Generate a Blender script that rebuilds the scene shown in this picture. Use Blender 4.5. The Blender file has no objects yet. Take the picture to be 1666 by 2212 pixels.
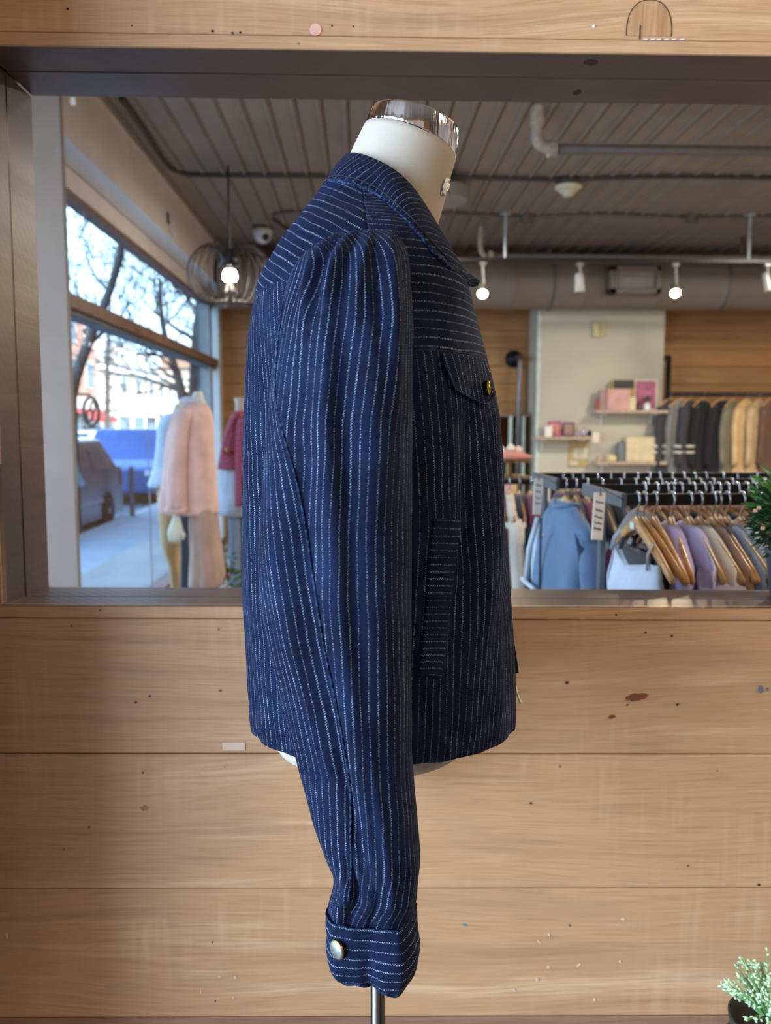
import bpy, math, random
import numpy as np
from math import sin, cos, pi, radians
from mathutils import Vector, Matrix, noise
from mathutils.bvhtree import BVHTree

random.seed(7)
SC = bpy.context.scene
COL = SC.collection
CAMZ = 1.35
FPX = 1800.0
YAW = math.atan(58 / 1810.0)
PIT = math.atan(191 / 1800.0)

# ------------------------------------------------------------------ camera
cd = bpy.data.cameras.new('camera'); cam = bpy.data.objects.new('camera', cd); COL.objects.link(cam)
SC.camera = cam
cd.sensor_fit = 'HORIZONTAL'; cd.sensor_width = 36.0; cd.lens = FPX / 1666 * 36.0
cd.clip_start = 0.05; cd.clip_end = 600
cam.location = (0, 0, CAMZ)
RM = Matrix.Rotation(-YAW, 3, 'Z') @ Matrix.Rotation(pi / 2 - PIT, 3, 'X')
cam.rotation_euler = RM.to_euler()
cd.dof.use_dof = True; cd.dof.focus_distance = 0.86; cd.dof.aperture_fstop = 8.6

# ------------------------------------------------------------------ world, sun, lights, exposure
w = bpy.data.worlds.new('sky'); SC.world = w; w.use_nodes = True
nt = w.node_tree; nt.nodes.clear()
wo = nt.nodes.new('ShaderNodeOutputWorld'); bg = nt.nodes.new('ShaderNodeBackground')
tc = nt.nodes.new('ShaderNodeTexCoord'); sx = nt.nodes.new('ShaderNodeSeparateXYZ'); cr = nt.nodes.new('ShaderNodeValToRGB')
nt.links.new(tc.outputs['Generated'], sx.inputs[0]); nt.links.new(sx.outputs['Z'], cr.inputs[0])
cr.color_ramp.elements[0].position = 0.0; cr.color_ramp.elements[0].color = (0.52, 0.77, 1.0, 1)
cr.color_ramp.elements[1].position = 0.7; cr.color_ramp.elements[1].color = (0.22, 0.48, 0.95, 1)
nt.links.new(cr.outputs[0], bg.inputs[0]); bg.inputs[1].default_value = 4.6
nt.links.new(bg.outputs[0], wo.inputs[0])

def lamp(name, kind, loc, energy, color, rot=None, aim=None, size=None, spot=None, blend=.5, radius=None):
    ld = bpy.data.lights.new(name, kind); lo = bpy.data.objects.new(name, ld); COL.objects.link(lo)
    ld.energy = energy; ld.color = color; lo.location = loc
    if aim is not None:
        lo.rotation_euler = (Vector(aim) - Vector(loc)).to_track_quat('-Z', 'Y').to_euler()
    if rot: lo.rotation_euler = rot
    if kind == 'AREA' and size:
        ld.shape = 'RECTANGLE'; ld.size, ld.size_y = size
    if kind == 'SPOT':
        ld.spot_size = spot; ld.spot_blend = blend
    if radius is not None: ld.shadow_soft_size = radius
    return lo

sun = lamp('sun', 'SUN', (20, -10, 40), 12.0, (1.0, 0.94, 0.84), aim=(-20, 28, 6.0))
sun.data.angle = radians(.6)
# daylight through the shop windows left of the photographer and beyond the partition
lamp('window_daylight_near', 'AREA', (-2.3, -0.9, 1.55), 300, (0.66, 0.80, 1.0), aim=(0, -0.9, 1.50), size=(3.0, 2.3))
lamp('fill_rear', 'AREA', (0.2, -3.4, 1.7), 9, (0.86, 0.92, 1.0), aim=(0.6, 0, 1.4), size=(3.6, 2.2))  # added frontal fill; the rear wall has no window
lamp('window_daylight_far', 'AREA', (-2.3, 3.0, 1.55), 24, (1.0, 0.96, 0.92), aim=(0, 3.0, 1.50), size=(2.6, 2.2))
# portal that only guides the sampling of the sky through the big window
pt = lamp('window_portal', 'AREA', (-1.64, 7.2, 1.6), 1, (1, 1, 1), aim=(0, 7.2, 1.6), size=(4.8, 2.2))
pt.data.cycles.is_portal = True
# warm shop ceiling lamp, then unseen fills added to brighten the room
lamp('ceiling_lamp_warm', 'AREA', (2.9, 0.0, 2.8), 64, (1.0, 0.74, 0.47), aim=(1.2, 1.1, 0.9), size=(.6, .6))
for i, (lx, ly, e) in enumerate([(2.6, 3.0, 80), (4.4, 5.0, 95), (0.6, 6.4, 55), (3.9, 6.3, 80)]):
    lamp('room_fill', 'AREA', (lx, ly, 2.98), e, (1.0, 0.93, 0.82), aim=(lx, ly, 0), size=(.25, .25))
SC.view_settings.view_transform = 'Standard'; SC.view_settings.look = 'None'
SC.view_settings.exposure = 0.18; SC.view_settings.gamma = 1.0
try: SC.view_settings.use_curve_mapping = False
except Exception: pass
SC.cycles.max_bounces = 7; SC.cycles.diffuse_bounces = 4; SC.cycles.glossy_bounces = 3
SC.cycles.transmission_bounces = 4; SC.cycles.transparent_max_bounces = 8
SC.cycles.sample_clamp_indirect = 4.0; SC.cycles.use_denoising = True
SC.cycles.caustics_reflective = False; SC.cycles.caustics_refractive = False

# ------------------------------------------------------------------ helpers
def P(px, py, Y):
    """the point of depth Y on the sight line of pixel (px, py) of the 1666x2212 photograph"""
    d = RM @ Vector(((px - 833) / FPX, -(py - 1106) / FPX, -1.0))
    s = Y / d.y
    return Vector((d.x * s, Y, CAMZ + d.z * s))
def PX(px, py, X):
    d = RM @ Vector(((px - 833) / FPX, -(py - 1106) / FPX, -1.0)); s = X / d.x
    return Vector((X, d.y * s, CAMZ + d.z * s))
def PZ(px, py, Z):
    d = RM @ Vector(((px - 833) / FPX, -(py - 1106) / FPX, -1.0)); s = (Z - CAMZ) / d.z
    return Vector((d.x * s, d.y * s, Z))
def lin(h, k=1.0):
    if isinstance(h, str):
        h = h.lstrip('#'); c = [int(h[i:i + 2], 16) / 255 for i in (0, 2, 4)]
    else: c = [v / 255 for v in h]
    return tuple(k * (v / 12.92 if v <= .04045 else ((v + .055) / 1.055) ** 2.4) for v in c) + (1.0,)

class NT:
    def __init__(s, name):
        s.m = bpy.data.materials.new(name); s.m.use_nodes = True; s.t = s.m.node_tree; s.t.nodes.clear()
        s.out = s.n('ShaderNodeOutputMaterial'); s.b = s.n('ShaderNodeBsdfPrincipled'); s.l(s.b.outputs[0], s.out.inputs[0])
    def n(s, k, **kw):
        x = s.t.nodes.new(k)
        for a, b in kw.items(): setattr(x, a, b)
        return x
    def l(s, a, b): s.t.links.new(a, b)
    def math(s, op, a, b=None, c=None, clamp=False):
        x = s.n('ShaderNodeMath', operation=op, use_clamp=clamp)
        for i, v in enumerate((a, b, c)):
            if v is None: continue
            if isinstance(v, (int, float)): x.inputs[i].default_value = v
            else: s.l(v, x.inputs[i])
        return x.outputs[0]
    def mix(s, f, a, b, blend='MIX'):
        x = s.n('ShaderNodeMix', data_type='RGBA', blend_type=blend)
        for i, v in ((0, f), (6, a), (7, b)):
            if isinstance(v, (int, float)): x.inputs[i].default_value = v
            elif isinstance(v, tuple): x.inputs[i].default_value = v
            else: s.l(v, x.inputs[i])
        return x.outputs[2]
    def ramp(s, f, stops, interp='LINEAR'):
        x = s.n('ShaderNodeValToRGB'); r = x.color_ramp; r.interpolation = interp
        while len(r.elements) > 1: r.elements.remove(r.elements[-1])
        r.elements[0].position = stops[0][0]; r.elements[0].color = stops[0][1]
        for p, c in stops[1:]:
            e = r.elements.new(p); e.color = c
        s.l(f, x.inputs[0]); return x.outputs[0]
    def noise(s, vec, scale, detail=3, rough=.5, dist=0.0):
        x = s.n('ShaderNodeTexNoise'); x.inputs['Scale'].default_value = scale; x.inputs['Detail'].default_value = detail
        x.inputs['Roughness'].default_value = rough; x.inputs['Distortion'].default_value = dist
        if vec is not None: s.l(vec, x.inputs['Vector'])
        return x.outputs['Fac']
    def mapping(s, vec, scale=(1, 1, 1), loc=(0, 0, 0), rot=(0, 0, 0)):
        x = s.n('ShaderNodeMapping'); x.inputs['Scale'].default_value = scale; x.inputs['Location'].default_value = loc
        x.inputs['Rotation'].default_value = rot; s.l(vec, x.inputs['Vector']); return x.outputs[0]
    def obj(s): return s.n('ShaderNodeTexCoord').outputs['Object']
    def bump(s, h, strength=.3, dist=.002):
        x = s.n('ShaderNodeBump'); x.inputs['Strength'].default_value = strength; x.inputs['Distance'].default_value = dist
        s.l(h, x.inputs['Height']); s.l(x.outputs[0], s.b.inputs['Normal'])

_mc = {}
def M(name, col, rough=.6, metal=0.0, var=.12, scale=12, bump=0.0, emit=0.0, spec=None, sheen=0, trans=0.0, coat=0.0, stretch=(1, 1, 1)):
    """plain procedural material: a colour with a little noise in it"""
    key = name
    if key in _mc: return _mc[key]
    t = NT(name); c = lin(col) if isinstance(col, str) else tuple(col)[:3] + (1.0,)
    v = t.mapping(t.obj(), scale=stretch)
    f = t.noise(v, scale, 3)
    lo = tuple(x * (1 - var) for x in c[:3]) + (1,); hi = tuple(min(1, x * (1 + var)) for x in c[:3]) + (1,)
    t.l(t.ramp(f, [(.3, lo), (.7, hi)]), t.b.inputs['Base Color'])
    t.b.inputs['Roughness'].default_value = rough; t.b.inputs['Metallic'].default_value = metal
    if spec is not None: t.b.inputs['Specular IOR Level'].default_value = spec
    if sheen: t.b.inputs['Sheen Weight'].default_value = sheen
    if trans: t.b.inputs['Transmission Weight'].default_value = trans
    if coat: t.b.inputs['Coat Weight'].default_value = coat; t.b.inputs['Coat Roughness'].default_value = .25
    if bump: t.bump(f, bump, .003)
    if emit:
        t.b.inputs['Emission Color'].default_value = c; t.b.inputs['Emission Strength'].default_value = emit
    _mc[key] = t.m
    return t.m
def cloth(name, col, weave=500, bmp=.3, **kw):
    key = 'c_' + name
    if key in _mc: return _mc[key]
    t = NT(name); c = lin(col)
    o = t.obj(); f = t.noise(o, 9, 2); g = t.noise(o, weave, 1)
    h = t.math('ADD', t.math('MULTIPLY', f, .7), t.math('MULTIPLY', g, .3))
    lo = tuple(x * .78 for x in c[:3]) + (1,); hi = tuple(min(1, x * 1.15) for x in c[:3]) + (1,)
    t.l(t.ramp(h, [(.3, lo), (.7, hi)]), t.b.inputs['Base Color'])
    t.b.inputs['Roughness'].default_value = .9; t.b.inputs['Sheen Weight'].default_value = .15
    t.bump(g, bmp, .001); _mc[key] = t.m
    return t.m

def wood(name, base, dark, light, rough=.5, grain=1.0, spec=.5, coat=0.0, warp=.09, sawmarks=0.0, streak=1.0, axis='X'):
    t = NT(name)
    oi = t.n('ShaderNodeObjectInfo'); o = t.obj()
    cmb = t.n('ShaderNodeCombineXYZ')
    t.l(t.math('MULTIPLY', oi.outputs['Random'], 37.0), cmb.inputs[0]); t.l(t.math('MULTIPLY', oi.outputs['Random'], 11.0), cmb.inputs[2])
    add = t.n('ShaderNodeVectorMath', operation='ADD'); t.l(o, add.inputs[0]); t.l(cmb.outputs[0], add.inputs[1])
    v = add.outputs[0]
    if axis == 'Y': v = t.mapping(v, rot=(0, 0, pi / 2))
    if axis == 'Z': v = t.mapping(v, rot=(0, pi / 2, 0))
    # slow warp bends the grain
    wn = t.n('ShaderNodeTexNoise'); wn.inputs['Scale'].default_value = 2.2; wn.inputs['Detail'].default_value = 2; t.l(t.mapping(v, scale=(.55, 1, 1.3)), wn.inputs['Vector'])
    wz = t.math('MULTIPLY', t.math('SUBTRACT', wn.outputs['Fac'], .5), warp)
    c2 = t.n('ShaderNodeCombineXYZ'); t.l(wz, c2.inputs[2]); a2 = t.n('ShaderNodeVectorMath', operation='ADD')
    t.l(v, a2.inputs[0]); t.l(c2.outputs[0], a2.inputs[1]); vw = a2.outputs[0]
    fine = t.noise(t.mapping(vw, scale=(4.5, 3, 150)), 1.0, 6, .72)
    mid = t.noise(t.mapping(vw, scale=(1.1, 1, 20)), 1.0, 5, .6)
    big = t.noise(t.mapping(vw, scale=(1.2, 1, 4.5)), 1.0, 3, .55)
    s = t.math('ADD', t.math('ADD', t.math('MULTIPLY', fine, .34 * grain), t.math('MULTIPLY', mid, .50 * streak)), t.math('MULTIPLY', big, .34))
    colr = t.ramp(s, [(.40, tuple(.5 * a + .5 * b for a, b in zip(dark, base))), (.53, base), (.63, base), (.74, light)])
    # dark thin streaks
    st = t.noise(t.mapping(vw, scale=(1.6, 1, 46), loc=(3, 1, 7)), 1.0, 3, .5)
    sm = t.ramp(st, [(.54, (0, 0, 0, 1)), (.72, (1, 1, 1, 1))])
    colr = t.mix(t.math('MULTIPLY', sm, .42 * streak), colr, dark)
    gl2 = t.noise(t.mapping(vw, scale=(9, 1, 420), loc=(1, 5, 2)), 1.0, 3, .7)
    colr = t.mix(1.0, colr, t.ramp(gl2, [(.34, (.80, .78, .76, 1)), (.52, (1, 1, 1, 1)), (.70, (1.06, 1.06, 1.06, 1))]), 'MULTIPLY')
    blot = t.noise(t.mapping(vw, scale=(1.6, 1, 7), loc=(13, 5, 21)), 1.0, 4, .6)
    colr = t.mix(t.math('MULTIPLY', t.ramp(blot, [(.52, (0, 0, 0, 1)), (.70, (1, 1, 1, 1))]), .45), colr, tuple(.55 * a + .45 * b for a, b in zip(dark, base)))
    # board to board tint
    tint = t.ramp(oi.outputs['Random'], [(0, (.90, .90, .90, 1)), (1, (1.06, 1.03, 1.0, 1))])
    colr = t.mix(1.0, colr, tint, 'MULTIPLY')
    # cross-grain saw chatter, pale
    chat = t.noise(t.mapping(v, scale=(60, 1, 5)), 1.0, 2, .5)
    patch = t.noise(t.mapping(v, scale=(2.5, 1, 5), loc=(9, 2, 4)), 1.0, 2, .5)
    cm = t.math('MULTIPLY', t.math('MULTIPLY', t.ramp(chat, [(.5, (0, 0, 0, 1)), (.75, (1, 1, 1, 1))]), t.ramp(patch, [(.48, (0, 0, 0, 1)), (.65, (1, 1, 1, 1))])), .35)
    colr = t.mix(cm, colr, light)
    # pin holes and small dark flecks
    vo = t.n('ShaderNodeTexVoronoi'); vo.inputs['Scale'].default_value = 9; t.l(v, vo.inputs['Vector'])
    fl = t.ramp(vo.outputs['Distance'], [(.012, (1, 1, 1, 1)), (.028, (0, 0, 0, 1))])
    colr = t.mix(t.math('MULTIPLY', fl, .8), colr, tuple(x * .25 for x in dark[:3]) + (1,))
    t.l(colr, t.b.inputs['Base Color'])
    h = t.math('ADD', fine, t.math('MULTIPLY', fl, -2.0))
    if sawmarks:
        wv = t.n('ShaderNodeTexWave', wave_type='BANDS', bands_direction='DIAGONAL'); wv.inputs['Scale'].default_value = 28
        wv.inputs['Distortion'].default_value = 2.0; wv.inputs['Detail'].default_value = 2
        t.l(v, wv.inputs['Vector'])
        h = t.math('ADD', h, t.math('MULTIPLY', wv.outputs['Fac'], sawmarks))
    t.bump(h, .25, .0012)
    rr = t.ramp(mid, [(.3, (rough - .08,) * 3 + (1,)), (.7, (rough + .1,) * 3 + (1,))])
    t.l(rr, t.b.inputs['Roughness']); t.b.inputs['Specular IOR Level'].default_value = spec
    if coat: t.b.inputs['Coat Weight'].default_value = coat; t.b.inputs['Coat Roughness'].default_value = .3
    return t.m

W0 = {}          # world origin of every parent
def empty(name, label, cat, loc, group=None, kind=None):
    o = bpy.data.objects.new(name, None); COL.objects.link(o); o.location = loc; o.empty_display_size = .05
    o['label'] = label; o['category'] = cat
    if group: o['group'] = group
    if kind: o['kind'] = kind
    W0[o.name] = Vector(loc); return o
def tag(o, label=None, cat=None, group=None, kind=None):
    if label: o['label'] = label
    if cat: o['category'] = cat
    if group: o['group'] = group
    if kind: o['kind'] = kind
    return o
def mk(name, verts, faces, mat, parent=None, smooth=True, uvs=None, origin=None, label=None):
    """one mesh object from world-space vertices; uvs per vertex"""
    V = np.array([tuple(v) for v in verts], dtype=float)
    if parent is not None: org = W0[parent.name]
    elif origin is not None: org = Vector(origin)
    else:
        lo, hi = V.min(0), V.max(0); org = Vector(((lo[0] + hi[0]) / 2, (lo[1] + hi[1]) / 2, lo[2]))
    V = V - np.array(tuple(org))
    me = bpy.data.meshes.new(name); me.from_pydata(V.tolist(), [], faces); me.update()
    if smooth: me.polygons.foreach_set('use_smooth', [True] * len(me.polygons))
    if uvs is not None:
        ul = me.uv_layers.new(name='UVMap'); li = np.empty(len(me.loops), dtype=np.int32); me.loops.foreach_get('vertex_index', li)
        ul.data.foreach_set('uv', np.array(uvs, dtype=np.float32)[li].ravel())
    me.materials.append(mat)
    o = bpy.data.objects.new(name, me); COL.objects.link(o)
    if parent is not None: o.parent = parent
    else: o.location = org
    W0[o.name] = org
    if label: o['label'] = label
    return o
class MB:
    """collects shapes into one mesh"""
    def __init__(s): s.v = []; s.f = []
    def add(s, v, f):
        n = len(s.v); s.v += [tuple(x) for x in v]; s.f += [tuple(i + n for i in q) for q in f]; return s
    def box(s, a, b, bev=0.0, mat=None):
        (x0, y0, z0), (x1, y1, z1) = a, b
        x0, x1 = sorted((x0, x1)); y0, y1 = sorted((y0, y1)); z0, z1 = sorted((z0, z1))
        if bev <= 0:
            v = [(x, y, z) for x in (x0, x1) for y in (y0, y1) for z in (z0, z1)]
            f = [(0, 1, 3, 2), (4, 6, 7, 5), (0, 4, 5, 1), (2, 3, 7, 6), (0, 2, 6, 4), (1, 5, 7, 3)]
        else:
            e = min(bev, (x1 - x0) * .45, (y1 - y0) * .45, (z1 - z0) * .45)
            v = []
            for sx_ in (0, 1):
                for sy_ in (0, 1):
                    for sz_ in (0, 1):
                        X = (x0, x1)[sx_]; Y = (y0, y1)[sy_]; Z = (z0, z1)[sz_]
                        ix = (x0 + e, x1 - e)[sx_]; iy = (y0 + e, y1 - e)[sy_]; iz = (z0 + e, z1 - e)[sz_]
                        v += [(X, iy, iz), (ix, Y, iz), (ix, iy, Z)]
            c = lambda a_, b_, d_, k: ((a_ * 2 + b_) * 2 + d_) * 3 + k
            f = []
            f.append((c(0, 0, 0, 0), c(0, 0, 1, 0), c(0, 1, 1, 0), c(0, 1, 0, 0))); f.append((c(1, 0, 0, 0), c(1, 1, 0, 0), c(1, 1, 1, 0), c(1, 0, 1, 0)))
            f.append((c(0, 0, 0, 1), c(1, 0, 0, 1), c(1, 0, 1, 1), c(0, 0, 1, 1))); f.append((c(0, 1, 0, 1), c(0, 1, 1, 1), c(1, 1, 1, 1), c(1, 1, 0, 1)))
            f.append((c(0, 0, 0, 2), c(0, 1, 0, 2), c(1, 1, 0, 2), c(1, 0, 0, 2))); f.append((c(0, 0, 1, 2), c(1, 0, 1, 2), c(1, 1, 1, 2), c(0, 1, 1, 2)))
            for a_ in (0, 1):
                for b_ in (0, 1):
                    f.append((c(a_, b_, 0, 0), c(a_, b_, 1, 0), c(a_, b_, 1, 1), c(a_, b_, 0, 1)) if (a_ + b_) % 2 else (c(a_, b_, 0, 0), c(a_, b_, 0, 1), c(a_, b_, 1, 1), c(a_, b_, 1, 0)))
                    f.append((c(a_, 0, b_, 0), c(a_, 0, b_, 2), c(a_, 1, b_, 2), c(a_, 1, b_, 0)) if (a_ + b_) % 2 == 0 else (c(a_, 0, b_, 0), c(a_, 1, b_, 0), c(a_, 1, b_, 2), c(a_, 0, b_, 2)))
                    f.append((c(0, a_, b_, 1), c(0, a_, b_, 2), c(1, a_, b_, 2), c(1, a_, b_, 1)) if (a_ + b_) % 2 else (c(0, a_, b_, 1), c(1, a_, b_, 1), c(1, a_, b_, 2), c(0, a_, b_, 2)))
                    for d_ in (0, 1): f.append((c(a_, b_, d_, 0), c(a_, b_, d_, 1), c(a_, b_, d_, 2)) if (a_ + b_ + d_) % 2 == 0 else (c(a_, b_, d_, 0), c(a_, b_, d_, 2), c(a_, b_, d_, 1)))
        if mat is not None: v = [tuple(mat @ Vector(p)) for p in v]
        return s.add(v, f)
    def tube(s, pts, r, n=8, closed=False, flat=1.0):
        pts = [Vector(p) for p in pts]; m = len(pts)
        rr = r if isinstance(r, (list, tuple)) else [r] * m
        up = None; rings = []
        for i, p in enumerate(pts):
            if closed: d = pts[(i + 1) % m] - pts[i - 1]
            else: d = pts[min(i + 1, m - 1)] - pts[max(i - 1, 0)]
            d = d.normalized() if d.length > 1e-9 else Vector((0, 0, 1))
            if up is None: up = Vector((0, 0, 1)) if abs(d.z) < .9 else Vector((1, 0, 0))
            a = (up - d * up.dot(d)).normalized(); up = a; b = d.cross(a)
            rings.append([p + a * (rr[i] * cos(2 * pi * k / n)) + b * (rr[i] * flat * sin(2 * pi * k / n)) for k in range(n)])
        v = [q for R_ in rings for q in R_]; f = []
        for i in range(m if closed else m - 1):
            j = (i + 1) % m
            for k in range(n):
                l = (k + 1) % n; f.append((i * n + k, i * n + l, j * n + l, j * n + k))
        if not closed: f.append(tuple(range(n - 1, -1, -1))); f.append(tuple((m - 1) * n + k for k in range(n)))
        return s.add(v, f)
    def loft(s, rings, cap0=True, cap1=True):
        n = len(rings[0]); m = len(rings); v = [q for R_ in rings for q in R_]; f = []
        for i in range(m - 1):
            for k in range(n):
                l = (k + 1) % n; f.append((i * n + k, i * n + l, (i + 1) * n + l, (i + 1) * n + k))
        if cap0: f.append(tuple(range(n - 1, -1, -1)))
        if cap1: f.append(tuple((m - 1) * n + k for k in range(n)))
        return s.add(v, f)
    def lathe(s, c, prof, n=24, axis=(0, 0, 1)):
        """prof: (radius, height) pairs along the axis from c"""
        ax = Vector(axis).normalized(); u = ax.orthogonal().normalized(); w_ = ax.cross(u); c = Vector(c)
        return s.loft([[c + ax * h + u * (max(r, 1e-5) * cos(2 * pi * k / n)) + w_ * (max(r, 1e-5) * sin(2 * pi * k / n)) for k in range(n)] for r, h in prof])
    def xf(s, mat): s.v = [tuple(mat @ Vector(p)) for p in s.v]; return s
    def obj(s, name, mat, parent=None, smooth=False, **kw): return mk(name, s.v, s.f, mat, parent, smooth, **kw)

def cr1(ctrl, n):
    """Catmull-Rom through rows of numbers, n samples"""
    C = np.array(ctrl, dtype=float); m = len(C); out = []
    d = np.r_[0, np.cumsum(np.maximum(1e-6, np.linalg.norm(np.diff(C[:, :], axis=0), axis=1)))]
    for t in np.linspace(0, d[-1], n):
        i = min(m - 2, max(0, int(np.searchsorted(d, t, side='right') - 1)))
        u = (t - d[i]) / (d[i + 1] - d[i])
        p0, p1, p2, p3 = C[max(i - 1, 0)], C[i], C[i + 1], C[min(i + 2, m - 1)]
        out.append(.5 * ((2 * p1) + (-p0 + p2) * u + (2 * p0 - 5 * p1 + 4 * p2 - p3) * u * u + (-p0 + 3 * p1 - 3 * p2 + p3) * u ** 3))
    return np.array(out)
def sell(a, b, t, n=2.2):
    c_, s_ = cos(t), sin(t)
    return a * math.copysign(abs(c_) ** (2 / n), c_), b * math.copysign(abs(s_) ** (2 / n), s_)
def sil(rows, Y, nz=24, nt=28, n=2.2, fold=0.0, seed=0, cap=True, folds=9):
    """closed surface of revolution-like body whose left/right outline follows rows (py, left_px, right_px, half_depth[, dY])"""
    R = cr1([tuple(r) + (0,) * (5 - len(r)) for r in rows], nz); rings = []
    for j, (py, L, Rr, hd, dy) in enumerate(R):
        p0 = P(L, py, Y + dy); p1 = P(Rr, py, Y + dy); cx = (p0.x + p1.x) / 2; a = (p1.x - p0.x) / 2; z = (p0.z + p1.z) / 2
        ring = []
        for k in range(nt):
            t = 2 * pi * k / nt; x, y = sell(a, hd, t, n)
            if fold:
                q = 1 + fold * noise.noise(Vector((cos(t) * folds / 3, sin(t) * folds / 3, z * 2.2 + seed)))
                x *= q; y *= q
            ring.append(Vector((cx + x, Y + dy - y, z)))
        rings.append(ring)
    return MB().loft(rings, cap, cap)

# ------------------------------------------------------------------ materials of the setting
W_PART = wood('wall_wood', lin('#b5906b'), lin('#83654c'), lin('#ccae8a'), rough=.5, coat=.12)
W_PART2 = wood('wall_wood_dark', lin('#8f6f58'), lin('#66493a'), lin('#a98a72'), rough=.5)
W_SILL = wood('sill_wood', lin('#5a463e'), lin('#3c2b26'), lin('#745e52'), rough=.32, sawmarks=.7, spec=.45)
W_FRAME = wood('frame_wood', lin('#523f39'), lin('#382824'), lin('#68534a'), rough=.38, sawmarks=.22, spec=.35, coat=.15)
W_BACK = wood('back_wood', lin('#a57848'), lin('#74492a'), lin('#c0935f'), rough=.6)
W_DARK = M('dark_shelf_wood', '#7d6a58', .6, var=.3, scale=20)
TAUPE = M('taupe_paint', '#7b7066', .7, var=.05, scale=6)
CEILM = M('ceiling_paint', '#857a70', .55, var=.08, scale=4)
PILLM = M('pillar_paint', '#93887f', .75, var=.05, scale=5)
BEIGE = M('beige_paint', '#d8cbc0', .75, var=.05, scale=5)
CREAMW = M('cream_wall_paint', '#c0b8a4', .8, var=.04, scale=2.5)
BLACKM = M('black_metal', '#1d1a1c', .45, metal=.3)
DGREY = M('dark_grey_metal', '#5d6468', .45, metal=.3)
def brushed(name, col, rough, sc=(70, 70, 3), st=.5):
    t = NT(name); f = t.noise(t.mapping(t.obj(), scale=sc, rot=(0, -.27, 0)), 1.0, 3, .6)
    t.l(t.ramp(f, [(.3, lin(col, .6)), (.7, lin(col))]), t.b.inputs['Base Color']); t.b.inputs['Metallic'].default_value = 1.0; t.b.inputs['Roughness'].default_value = rough
    t.bump(f, st, .004); return t.m
CAPM = brushed('cap_chrome', '#dcdcdf', .10)
CHROME = M('chrome', '#d8d8dc', .12, metal=1.0, var=.02)
WHITEP = M('white_plastic', '#d9d8cf', .5, var=.03)

# ------------------------------------------------------------------ partition with the opening (the near wall)
al = radians(1.05); rl = .0069
e0 = Vector((cos(al), -sin(al), 0)); nn = Vector((sin(al), cos(al), 0)); zz = Vector((0, 0, 1))
ex = e0 * cos(rl) - zz * sin(rl); ez = zz * cos(rl) + e0 * sin(rl)
WO = Vector((0, 1.24, CAMZ))
MW = Matrix(((ex.x, nn.x, ez.x, WO.x), (ex.y, nn.y, ez.y, WO.y), (ex.z, nn.z, ez.z, WO.z), (0, 0, 0, 1)))
def LW(px, py, d=0.0):
    r = RM @ Vector(((px - 833) / FPX, -(py - 1106) / FPX, -1.0)); c = Vector((0, 0, CAMZ))
    t = ((WO + nn * d) - c).dot(nn) / r.dot(nn); q = c + r * t - WO
    return q.dot(ex), q.dot(ez)
D2, DG = .18, .087
UL = LW(-22, 700)[0]; VT = LW(833, 109)[1]; VB = LW(833, 1311)[1]; VBB = LW(833, 1272, D2)[1]
UR = 1.15
def wbox(u0, u1, d0, d1, v0, v1, bev=.0015):
    return MB().box((u0, d0, v0), (u1, d1, v1), bev, MW)
part_root = empty('wall_partition', 'low wood-plank partition wall with a wide framed opening', 'wall', tuple(MW @ Vector((0, .09, VB - .6))), kind='structure')
seams = [LW(833, y)[1] for y in (1338, 1629, 1919, 2197)]
while seams[-1] > -CAMZ + .12: seams.append(seams[-1] - .205)
seams.append(-CAMZ)
vs = [VB] + seams
for i in range(len(vs) - 1):
    off = [.0, .0015, .0, .001, .0, .002, .001, 0, 0, 0][i % 10]
    wbox(-.95, 2.2, off, .02, vs[i + 1] + .0006, vs[i] - .0006, .0012).obj('plank', W_PART2 if i == 4 else W_PART, part_root)
vt2 = LW(833, 79)[1]
wbox(-.95, 2.2, 0, .02, VT + .0003, vt2 - .0004, .001).obj('plank', W_PART, part_root)
v = vt2
while v < 1.8:
    wbox(-.95, 2.2, .0008, .02, v + .0004, min(v + .22, 1.84) - .0006, .001).obj('plank', W_PART, part_root); v += .22
for u0, u1 in ((-.95, UL), (UR, 2.2)):
    v = VB
    while v < VT - .01:
        v1 = min(v + .21, VT); wbox(u0, u1, 0, .02, v + .0006, v1 - .0006, .001).obj('plank', W_PART, part_root); v = v1
# core of the partition behind the planks
core = MB().box((-.95, .021, -CAMZ), (2.2, D2, VBB - .03), 0, MW).box((-.95, .021, VT + .02), (2.2, D2, 1.84), 0, MW)
core.box((-.95, .021, VBB - .03), (UL - .02, D2, VT + .02), 0, MW).box((UR + .02, .021, VBB - .03), (2.2, D2, VT + .02), 0, MW)
core.obj('core', TAUPE, part_root)
# opening frame: two rows of boards with a groove between them
wf = empty('opening_frame', 'dark varnished wooden frame lining the opening in the plank wall', 'frame', tuple(MW @ Vector((0, .09, VB))), kind='structure')
for d0, d1 in ((0.003, DG - .0015), (DG + .0015, D2 + .004)):
    wbox(UL, UR, d0, d1, VT, VT + .019, .0018).obj('frame_board', W_FRAME, wf)
    wbox(UL - .019, UL, d0, d1, VBB - .03, VT, .0018).obj('frame_board', W_FRAME, wf)
    wbox(UR, UR + .019, d0, d1, VBB - .03, VT, .0018).obj('frame_board', W_FRAME, wf)
    # sill boards fall slightly to the back
    va = VB + (VBB - VB) * d0 / D2; vb = VB + (VBB - VB) * d1 / D2
    m = MB(); vv = []
    for u in (UL, UR):
        for d, t in ((d0, va), (d1, vb)):
            vv += [MW @ Vector((u, d, t - .019)), MW @ Vector((u, d, t))]
    m.add(vv, [(0, 1, 3, 2), (4, 6, 7, 5), (0, 4, 5, 1), (2, 3, 7, 6), (0, 2, 6, 4), (1, 5, 7, 3)])
    m.obj('sill_board', W_SILL, wf)
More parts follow.
